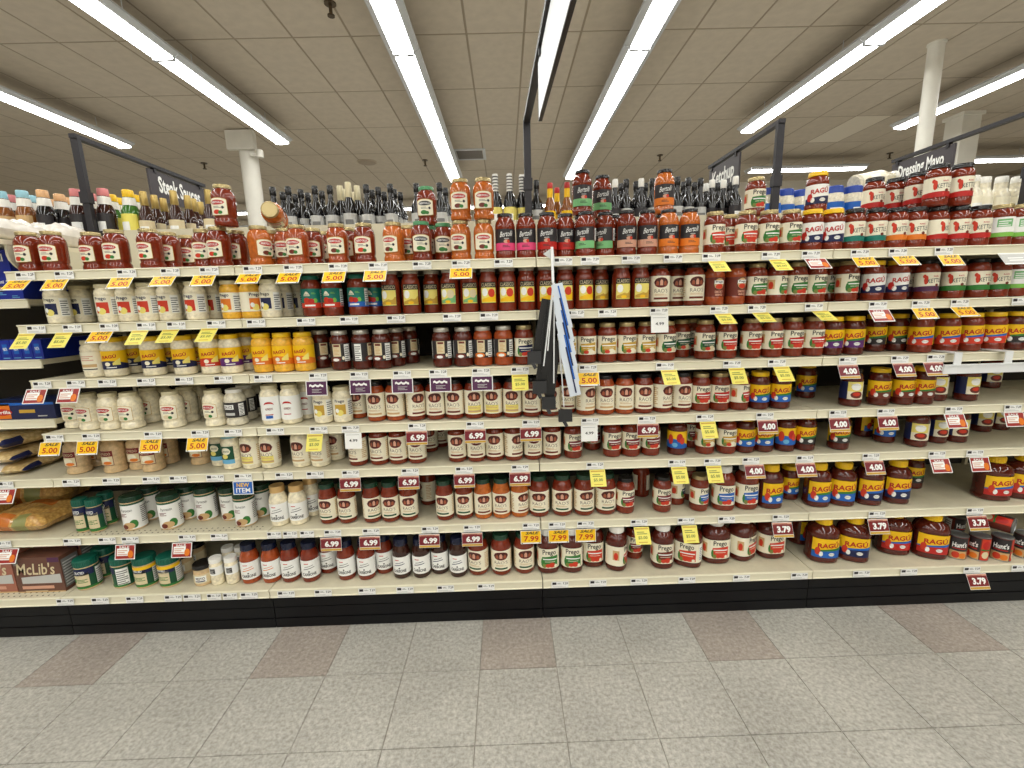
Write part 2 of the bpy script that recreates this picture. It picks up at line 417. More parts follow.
def shelf(parent, x0, x1, z, Y, yb=YB, holes=False):
    g = 0.0015
    mb = MB(); mb.box(x0 + g, x1 - g, Y + .004, yb - .012, z - .022, z, M_DECK)
    s = mb.build('shelf', parent)
    mb = MB()
    mb.prism_x([(Y + .004, z + .0015), (Y - .004, z + .0015), (Y - .006, z - .002), (Y - .001, z - .006), (Y - .001, z - RAIL_H + .006), (Y - .006, z - RAIL_H + .002), (Y - .004, z - RAIL_H), (Y + .004, z - RAIL_H)], x0 + g, x1 - g, M_RAIL)
    mb.build('price_rail', s)
    for xx in (x0 + .002, x1 - .008):
        mb = MB()
        mb.add([(xx, Y + .2, z - .022), (xx, yb - .014, z - .022), (xx, yb - .014, z - .075), (xx + .006, Y + .2, z - .022), (xx + .006, yb - .014, z - .022), (xx + .006, yb - .014, z - .075)],
               [(0, 1, 2), (5, 4, 3), (0, 3, 4, 1), (1, 4, 5, 2), (2, 5, 3, 0)], M_SHELF)
        mb.build('bracket', s)
    if holes:
        mb = MB(); mh = mat('perforation', (70, 64, 52), rough=.9)
        nx = int((x1 - x0) / .0254)
        for r in range(2):
            for i in range(1, nx):
                xx = x0 + i * .0254; yy = Y + .02 + r * .022
                mb.add([(xx + .004 * math.cos(a * math.pi / 3), yy + .004 * math.sin(a * math.pi / 3), z + .00025) for a in range(6)], [range(6)], mh)
        o = mb.build('perforations', s); o['kind'] = 'stuff'
    return s
def gondola(i, label, rows, pasta=False):
    x0, x1 = SEC[i], SEC[i + 1]
    e = empty('gondola_unit', ((x0 + x1) / 2, YB, 0)); tag(e, label, 'shelving', 'gondola shelving units')
    ox = Matrix.Translation((-(x0 + x1) / 2, -YB, 0))
    a, b = x0 + .0006, x1 - .0006
    for z, Y, hl in rows: shelf(e, a, b, z, Y, holes=hl)
    zg, Yg = ROWS['G']
    mb = MB(); mb.box(a, b, YB - .012, YB + .012, .02, ROWS['A'][0] - .03 if not pasta else TOPZ, M_INNER_SHADE); mb.build('back_panel', e)
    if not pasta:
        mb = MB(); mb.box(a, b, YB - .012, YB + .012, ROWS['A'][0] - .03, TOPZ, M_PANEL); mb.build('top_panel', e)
    mb = MB(); mb.box(a + .001, b - .001, Yg + .022, YB, .012, zg - .024, M_KICK)
    mb.box(a + .001, b - .001, Yg + .016, Yg + .022, .0, .045, M_KICK); mb.box(a + .001, b - .001, Yg + .018, Yg + .022, .05, .1, M_KICK); mb.box(a + .001, b - .001, Yg + .016, Yg + .022, .105, zg - .044, M_KICK)
    mb.build('kick_plate', e)
    mb = MB(); mb.box(a + .009, a + .026, YB - .03, YB - .0125, .1, TOPZ - .004, M_SHELF); mb.build('upright', e)
    mb = MB(); mb.box(a, b, YB + .012, YB + .5, FARZ - .025, FARZ, M_SHELF); mb.box(a, b, YB + .5, YB + .508, FARZ - .04, FARZ + .001, M_RAIL); mb.build('far_shelf', e)
    mb = MB(); mb.box(a, b, YB + .05, YB + .48, 0, .2, M_KICK); mb.build('far_base', e)
    for c in list(e.children): c.matrix_local = ox @ c.matrix_local
    return e
full = [(ROWS[k][0], ROWS[k][1], False) for k in 'ABCDEFG']
P1 = at_y(15, 299.5, 1.915).z; P2 = at_y(15, 360.5, 1.915).z; P3 = at_y(20, 420.5, 1.915).z
PY = 1.915
gondola(0, 'left end shelving unit with pasta boxes and noodle bags', [(P1, PY, False), (P2, PY, False), (P3, PY, False), full[4], full[5], (full[6][0], full[6][1], True)], True)
gondola(1, 'narrow shelving unit with white sauce jars and cheese shakers', full[:5] + [(full[5][0], full[5][1], True), full[6]])
gondola(2, 'shelving unit left of the hanging clip strip', full)
gondola(3, 'shelving unit right of the hanging clip strip', full)
gondola(4, 'shelving unit at the right with many empty gaps', full)
gondola(5, 'shelving unit cut off by the right picture edge', full)

# ------------------------------------------------------------------ jar shapes
def S(R, H, prof, lid, lab, sx=1.0, sy=1.0, sq=2.0, flat=None):
    return dict(R=R, H=H, prof=[(r * R, z * H) for r, z in prof], lid=lid, lab=lab, sx=sx, sy=sy, sq=sq)
SH = {
 'P': S(.0415, .168, [(.8, 0), (.96, .02), (1, .05), (1, .19), (.985, .205), (.985, .69), (1, .705), (1, .75), (.93, .82), (.8, .87), (.76, .885), (.76, .93)], ('metal', .80, .90), (.22, .685)),
 'R': S(.0412, .174, [(.8, 0), (.96, .02), (1, .05), (1, .74), (.96, .80), (.83, .86), (.76, .885), (.76, .93)], ('metal', .80, .905), (.13, .735)),
 'R32': S(.0468, .192, [(.8, 0), (.96, .02), (1, .05), (1, .66), (.96, .73), (.83, .82), (.74, .86), (.74, .93)], ('metal', .79, .885), (.13, .65)),
 'R24': S(.0408, .188, [(.8, 0), (.96, .02), (1, .05), (1, .66), (.96, .73), (.83, .82), (.78, .86), (.78, .93)], ('metal', .82, .885), (.13, .65)),
 'C': S(.039, .18, [(.84, 0), (.97, .015), (1, .04), (1, .70), (.98, .74), (.9, .80), (.8, .84), (.8, .86), (.8, .93)], ('metal', .85, .915), (.20, .68)),
 'B': S(.042, .182, [(.82, 0), (.97, .015), (1, .05), (1, .14), (.95, .17), (.955, .19), (.98, .2), (.98, .66), (1, .68), (.99, .74), (.9, .82), (.74, .885), (.68, .90), (.68, .94)], ('metal', .74, .925), (.205, .655)),
 'M': S(.0425, .16, [(.82, 0), (.97, .02), (1, .06), (.99, .13), (.9, .18), (.9, .2), (.95, .24), (.97, .3), (1, .66), (.98, .74), (.9, .82), (.76, .87), (.72, .885), (.72, .93)], ('metal', .77, .905), (.24, .66), 1, 1, 2.25),
 'K': S(.0415, .165, [(.82, 0), (.97, .02), (1, .05), (1, .18), (.975, .2), (.975, .68), (1, .70), (1, .745), (.95, .81), (.82, .865), (.76, .88), (.76, .93)], ('metal', .82, .89), (.205, .675)),
 'RS': S(.0425, .166, [(.82, 0), (.97, .02), (1, .05), (1, .18), (.97, .2), (.97, .68), (1, .70), (1, .745), (.96, .81), (.84, .865), (.78, .88), (.78, .93)], ('metal', .84, .89), (.205, .675)),
 'RL': S(.053, .206, [(.84, 0), (.97, .015), (1, .04), (1, .085), (.965, .11), (.965, .13), (.975, .62), (1, .64), (1, .68), (.9, .77), (.66, .835), (.56, .85), (.56, .9)], ('cap', .62, .85), (.14, .61), 1, .92, 2.6),
 'PL': S(.05, .2085, [(.84, 0), (.97, .015), (1, .04), (1, .09), (.965, .115), (.965, .13), (.975, .60), (1, .62), (1, .68), (.9, .77), (.7, .83), (.6, .85), (.6, .9)], ('cap', .66, .86), (.14, .595), 1, .95, 2.5),
 'RX': S(.066, .2085, [(.84, 0), (.97, .015), (1, .04), (1, .085), (.965, .11), (.965, .13), (.975, .60), (1, .62), (1, .66), (.88, .76), (.56, .83), (.46, .85), (.46, .9)], ('cap', .5, .855), (.14, .585), 1, .85, 2.6),
 'PX': S(.064, .2085, [(.84, 0), (.97, .015), (1, .04), (1, .085), (.965, .11), (.965, .13), (.975, .60), (1, .62), (1, .66), (.88, .76), (.56, .83), (.48, .85), (.48, .9)], ('cap', .52, .86), (.14, .585), 1, .85, 2.6),
 'Q': S(.0405, .158, [(.82, 0), (.97, .02), (1, .05), (1, .16), (.98, .18), (.98, .70), (1, .72), (1, .77), (.92, .84), (.82, .87), (.82, .92)], ('metal', .87, .90), (.185, .69)),
 'CB': S(.0402, .186, [(.82, 0), (.97, .015), (1, .04), (1, .60), (.97, .66), (.84, .76), (.7, .82), (.68, .84), (.68, .9)], ('metal', .78, .845), (.13, .585)),
 'SK': S(.044, .142, [(.9, 0), (.98, .01), (1, .03), (1, .76), (.96, .78), (.96, .85)], ('cap', 1.0, .77), (.06, .745)),
 'GT': S(.0435, .16, [(.88, 0), (.98, .01), (1, .03), (1, .84), (.96, .86), (.96, .93)], ('cap', 1.0, .84), (.05, .82)),
 'GS': S(.029, .155, [(.88, 0), (.98, .01), (1, .03), (1, .76), (.96, .78), (.96, .85)], ('cap', 1.0, .80), (.05, .78)),
 'SJ': S(.041, .098, [(.84, 0), (.97, .02), (1, .07), (1, .6), (.96, .72), (.9, .78), (.9, .88)], ('metal', .98, .80), (.14, .58)),
 'TJ': S(.027, .128, [(.84, 0), (.97, .02), (1, .05), (1, .7), (.94, .78), (.88, .82), (.88, .9)], ('metal', .97, .84), (.4, .72)),
 'CAN': S(.0365, .115, [(.94, 0), (1, .01), (1, .03), (.965, .04), (.965, .96), (1, .97), (1, .99), (.94, 1.0), (.93, .975), (0, .975)], None, (.045, .955)),
}

# ------------------------------------------------------------------ printed labels, one per kind
def full_wrap(L, col, half=2.6):
    L.band(-half * L.R, half * L.R, 0, 1, col, 0, step=.009)
def lb_oval_house(L, accent, tint='cream'):                    # cream wrap, dark oval emblem, name below
    full_wrap(L, 'cream')
    g = L.R / .0425
    L.ell(0, .74, .0315 * g, .20, 'dkred', 1); L.ell(0, .75, .029 * g, .17, 'umber', 2)
    for k in (-1, 0, 1): L.band((k * .016 - .006) * g, (k * .016 + .006) * g, .63, lambda t, k=k: .74 + .07 * math.sin(math.pi * t) + (.05 if k == 0 else 0), 'terracotta' if k else 'salmon', 3, step=.003)
    L.text("RAO'S", 0, .42, .056 * g, .15, 'umber', 2, bold=-.012)
    if tint != 'cream': L.band(-.03, .03, .05, .36, tint, 1)
    L.lines(-.026, .026, .24, .32, 2, 'tan', 2); L.band(-.03, .03, .08, .16, accent, 2)
    L.lines(.05, .075, .15, .9, 9, 'tan'); L.lines(-.075, -.05, .15, .9, 9, 'tan')
def lb_black_name(L, col, col2='tomato', photo=True):          # cream wrap, black name, coloured field
    full_wrap(L, 'cream')
    L.band(-.030, .040, .06, lambda t: .58 + .08 * t, col, 1); L.band(-.026, .036, .44, .50, 'white', 2); L.lines(-.018, .03, .33, .38, 1, 'cream', 2)
    L.text('Prego', 0.002, .80, .058, .33, 'black', 3, bold=.012)
    L.ell(.014, .17, .014, .13, col2, 2); L.ell(-.004, .14, .011, .10, 'tomato', 3); L.ell(-.020, .13, .009, .11, 'olive', 2); L.ell(-.030, .3, .005, .2, 'green', 2); L.ell(.03, .12, .007, .08, 'cream', 3)
    L.facts(.056, .084); L.band(-.082, -.052, .3, .8, 'tan', 1); L.ell(-.067, .5, .01, .2, 'tomato', 2)
def lb_yellow_name(L, low='blue', mid='green', white=False):     # yellow label, red slanted name
    w = .052 if L.R < .06 else .06
    top = 'white' if white else 'yellow'
    if L.R < .05: full_wrap(L, top, 1.5)
    else: L.band(-w, w, 0, 1, top, 0)
    w = min(w, 1.5 * L.R)
    L.band(-w, w, 0, lambda t: .30 + .12 * t, low, 1)
    if mid: L.band(-w, w, lambda t: .30 + .12 * t, lambda t: .36 + .20 * t, mid, 2)
    L.text('RAGÚ', .004, .69, .084 if L.R > .05 else .066, .32, 'red', 3, bold=.03, rise=.07)
    L.ell(-w * .62, .34, .011, .2, 'tomato' if not white else 'red', 3); L.ell(-w * .40, .2, .008, .13, 'white', 3); L.ell(w * .3, .2, .012, .09, 'white', 2)
    L.text('sauce', w * .32, .21, .022, .09, 'ltgrey', 3)
    L.facts(w + .008, w + .03) if L.R > .05 else L.facts(.068, .088)
def lb_kettle(L, col):                                      # cream label, black name, coloured band
    full_wrap(L, 'cream', 1.75)
    L.band(-1.75 * L.R, 1.75 * L.R, 0, lambda t: .22 + .06 * math.sin(3 * t), col, 1)
    L.text('KETTLE', .012, .56, .05, .22, 'black', 3, bold=.0, rise=.05); L.text('RAGÚ', .014, .80, .02, .09, 'red', 3)
    L.ell(-.018, .60, .007, .24, 'tomato', 2); L.ell(-.024, .8, .006, .1, 'tomato', 2); L.ell(.02, .32, .007, .08, 'brown', 3)
    L.facts(.052, .07, .3, .95)
def lb_black_head(L, a, b):                                 # square label, black header
    L.band(-.034, .034, 0, 1, 'black', 0); L.band(-.0325, .0325, .02, .74, 'paleyellow', 1)
    L.text('CLASSICO', 0, .87, .06, .17, 'beige', 2, bold=.0)
    L.ell(-.016, .52, .0125, .19, 'white', 2); L.ell(.012, .48, .015, .2, a, 3); L.band(-.03, .032, .06, lambda t: .18 + .25 * t, b, 2); L.ell(.0, .12, .012, .07, 'yellow', 3)
def lb_script_black(L, col):                                # black label, white script, coloured band
    L.band(-1.25 * L.R, 1.25 * L.R, 0, 1, 'charcoal', 0); L.band(-1.3 * L.R, 1.3 * L.R, -.03, .33, col, 1)
    L.text('Bertolli', 0, .76, .05, .26, 'white', 2, bold=.0, shear=.1, rise=.06)
    L.lines(-.016, .016, .12, .24, 2, 'charcoal', 2); L.ell(0, .40, .012, .09, 'salmon', 2); L.ell(.007, .40, .006, .08, 'tomato', 3); L.band(-.01, .01, .52, .55, 'ltgrey', 2)
    L.facts(.056, .072, .35, .95)
def lb_shield(L, pic, band='red', edge='cream', base='cream'):    # shield-shaped front label
    f = lambda t: 1 - .1 * abs(2 * t - 1) ** 3
    L.band(-.036, .036, lambda t: .05 * abs(2 * t - 1) ** 3, f, 'gold', 0); L.band(-.0345, .0345, lambda t: .02 + .05 * abs(2 * t - 1) ** 3, lambda t: f(t) - .025, base, 1)
    L.ell(0, .74, .028, .14, band, 2); L.text('BERTOLLI', 0, .74, .042, .12, 'white', 3)
    L.lines(-.016, .016, .42, .56, 2, 'grey' if base != 'charcoal' else 'white', 2); L.ell(-.004, .2, .014, .13, pic, 2); L.ell(.010, .17, .008, .1, 'green', 3); L.ell(.02, .45, .005, .08, 'charcoal', 3)
def lb_teal(L, low):                                        # teal label with white arch
    full_wrap(L, 'teal', 1.7); L.band(-1.7 * L.R, 1.7 * L.R, 0, .26, low, 1)
    L.band(-.024, .002, .62, lambda t: .66 + .2 * math.sin(math.pi * t), 'cream', 2, step=.003); L.text('SAUCE', -.011, .68, .018, .07, 'teal', 3); L.lines(.008, .026, .72, .82, 2, 'ltgreen', 2)
    L.ell(-.012, .38, .014, .15, 'tomato', 2); L.ell(.006, .35, .012, .13, 'red', 3); L.ell(.022, .38, .008, .12, 'ltgreen', 2); L.band(-.022, .02, .08, .17, 'white', 2)
    L.facts(.046, .07, .05, .95)
def lb_cheese(L, low):                                      # white jar, yellow label, dark swoosh
    full_wrap(L, 'yellow', 1.6)
    L.band(-1.6 * L.R, 1.6 * L.R, 0, lambda t: .34 + .12 * math.sin(4 * t), low, 1)
    L.text('RAGÚ', -.006, .70, .05, .22, 'red', 3, bold=.03, rise=.06)
    L.band(.004, .03, .22, lambda t: .34 + .26 * t, 'paleyellow', 2); L.ell(-.014, .28, .010, .11, 'cream', 2); L.band(-.02, .015, .07, .12, 'white', 2)
def lb_circle(L):                                           # copper label, white round name
    full_wrap(L, 'brown', 1.7); L.ell(.004, .66, .0235, .32, 'black', 1); L.ell(.004, .66, .0215, .29, 'tan', 2); L.ell(.004, .52, .016, .13, 'tomato', 3)
    L.band(-.016, .024, .66, .84, 'white', 3); L.text('Prego', .004, .75, .03, .13, 'black', 4); L.text('SMOKY', .004, .24, .036, .13, 'salmon', 3, bold=.03); L.text('BBQ', .004, .08, .03, .12, 'salmon', 3, bold=.03)
def lb_window(L, col='tan'):                                # dark photo label with cream window
    full_wrap(L, 'charcoal', 2.4); L.band(-.018, .016, .30, .97, 'beige', 1); L.band(-.013, .011, .82, .93, 'brown', 2); L.lines(-.012, .010, .4, .78, 5, 'tan', 2)
    L.ell(-.008, .14, .024, .14, col, 2); L.ell(-.006, .12, .014, .08, 'white', 3); L.ell(.024, .2, .006, .1, 'cream', 2)
    L.facts(.03, .055, .03, .95); L.facts(-.075, -.045, .03, .95)
def lb_food(L, side='navy'):                                # pale food photograph label
    full_wrap(L, 'cream', 1.6); L.band(-.07, -.028, 0, 1, side, 1); L.band(-.028, .034, .45, 1, 'paleyellow', 1); L.ell(.004, .72, .02, .2, 'white', 2); L.ell(.008, .26, .025, .2, 'brown', 2); L.ell(.006, .3, .015, .11, 'tomato', 3); L.lines(-.018, .02, .82, .92, 2, 'ltgrey', 3)
def lb_cartoon(L):
    full_wrap(L, 'yellow', 1.6); L.band(-.068, .068, 0, lambda t: .35 + .2 * math.sin(5 * t), 'blue', 1); L.ell(0, .62, .014, .26, 'red', 2); L.ell(.012, .45, .012, .2, 'tomato', 3); L.ell(-.02, .2, .012, .13, 'skyblue', 2); L.ell(-.04, .5, .012, .3, 'tomato', 2)
def lb_white_alfredo(L, col, nm='Prego'):                    # pale label, name at the top, colour block
    full_wrap(L, 'cream'); L.band(-.022, .024, .12, .68, col, 1); L.text(nm, 0, .85, .04, .22, 'navy' if col != 'navy' else 'black', 3, bold=.015)
    L.ell(.0, .22, .014, .17, 'paleyellow', 2); L.ell(-.012, .34, .008, .12, 'white', 3); L.facts(.034, .064, .05, .95)
def lb_red_script(L, low=None):                             # white label, red curved name
    full_wrap(L, 'white', 1.9); L.ell(0, .66, .02, .12, 'red', 1); L.ell(0, .62, .021, .08, 'white', 2); L.text('ALFREDO', 0, .48, .03, .09, 'dkred', 2); L.lines(-.016, .016, .22, .3, 1, 'red')
    if low: L.band(-.016, .012, .08, .20, low, 2)
def lb_black_band(L):
    full_wrap(L, 'charcoal', 1.9); L.band(-.024, .02, .55, .85, 'white', 1); L.text('SAUCE', -.002, .70, .036, .18, 'charcoal', 2); L.band(-.02, .022, .15, .32, 'ltgrey', 1); L.facts(.038, .06)
def lb_tan_red(L):
    L.band(-.032, .032, 0, 1, 'dkred', 0); L.band(-.030, .030, .04, .62, 'beige', 1); L.text('ALFREDO', 0, .80, .05, .18, 'beige', 1, bold=.0); L.ell(0, .36, .02, .22, 'cream', 2); L.ell(.008, .18, .018, .11, 'orange', 3)
def lb_teal_blue(L):
    L.band(-.032, .032, 0, 1, 'dkgreen', 0); L.band(-.032, .032, 0, .24, 'skyblue', 1); L.ell(0, .72, .02, .2, 'cream', 1); L.text('SAUCE', 0, .72, .028, .1, 'dkgreen', 2); L.ell(-.006, .42, .014, .13, 'paleyellow', 2)
def lb_caps(L, script='grey', nm='CARBONE'):                # white wrap, fine script, black capitals
    full_wrap(L, 'white', 2.5); L.text(nm, 0, .2, .06, .17, 'black', 2, bold=.02)
    L.band(-.024, .024, lambda t: .46 + .12 * t, lambda t: .50 + .12 * t, script, 1); L.band(-.018, .02, lambda t: .60 + .1 * t, lambda t: .63 + .1 * t, script, 1); L.band(-.02, .0, .80, .84, 'tomato', 1); L.ell(0, .36, .004, .04, 'black', 2)
    L.facts(.055, .085)
def lb_shaker(L, top='navy'):
    full_wrap(L, 'dkgreen', 3.1); L.band(-.05, .03, .12, lambda t: .60 + .18 * t, 'beige', 1); L.band(-.05, .05, .66, .98, top, 1); L.text('GRATED', -.004, .80, .042, .13, 'white', 2); L.band(-.09, .09, 0, .10, 'green', 2); L.band(-.045, -.02, .3, .5, 'green', 2); L.lines(-.016, .026, .3, .5, 3, 'green', 2)
    L.facts(.055, .1, .08, .9); L.band(-.13, -.06, .2, .8, 'ltgrey', 1)
def lb_tub(L):
    full_wrap(L, 'white', 3.1); L.band(-.135, .135, .93, 1, 'dkgreen', 1); L.text('Parmesan', 0, .74, .042, .11, 'charcoal', 2, bold=0); L.lines(-.03, .0, .5, .64, 3, 'maroon', 2); L.ell(.0, .14, .024, .13, 'tan', 2); L.ell(.02, .2, .016, .16, 'green', 1); L.ell(-.016, .1, .014, .09, 'brown', 3); L.lines(.05, .09, .2, .85, 9, 'grey')
def lb_small(L, c): full_wrap(L, c, 2.2); L.band(-.022, .026, .15, .85, 'white', 1); L.text('PESTO', .002, .55, .036, .3, 'charcoal', 2); L.band(-.02, .02, .2, .32, 'navy', 2)
def lb_thin(L): full_wrap(L, 'white', 2.2); L.band(-.012, .012, .2, .8, 'charcoal', 1); L.lines(-.009, .009, .3, .7, 3, 'ltgrey', 2)
def lb_can(L, v):
    full_wrap(L, 'brown', 3.14); L.band(-.034, .03, .36, .98, 'charcoal', 1); L.text("Hunt's", -.002, .66, .05, .24, 'white', 3, bold=.03, rise=.05); L.band(-.026, .022, .46, .5, 'red', 2)
    L.band(-.034, .03, 0, .36, 'tan', 1); L.ell(-.012, .18, .014, .15, 'tomato', 2); L.ell(.012, .16, .014, .13, 'orange', 2)
    L.band(.034, .07, 0, 1, 'tomato', 1); L.ell(.052, .7, .014, .2, 'red', 2); L.ell(.052, .25, .014, .16, 'beige', 2); L.band(.034, .07, .45, .52, 'green', 2); L.facts(-.075, -.045)

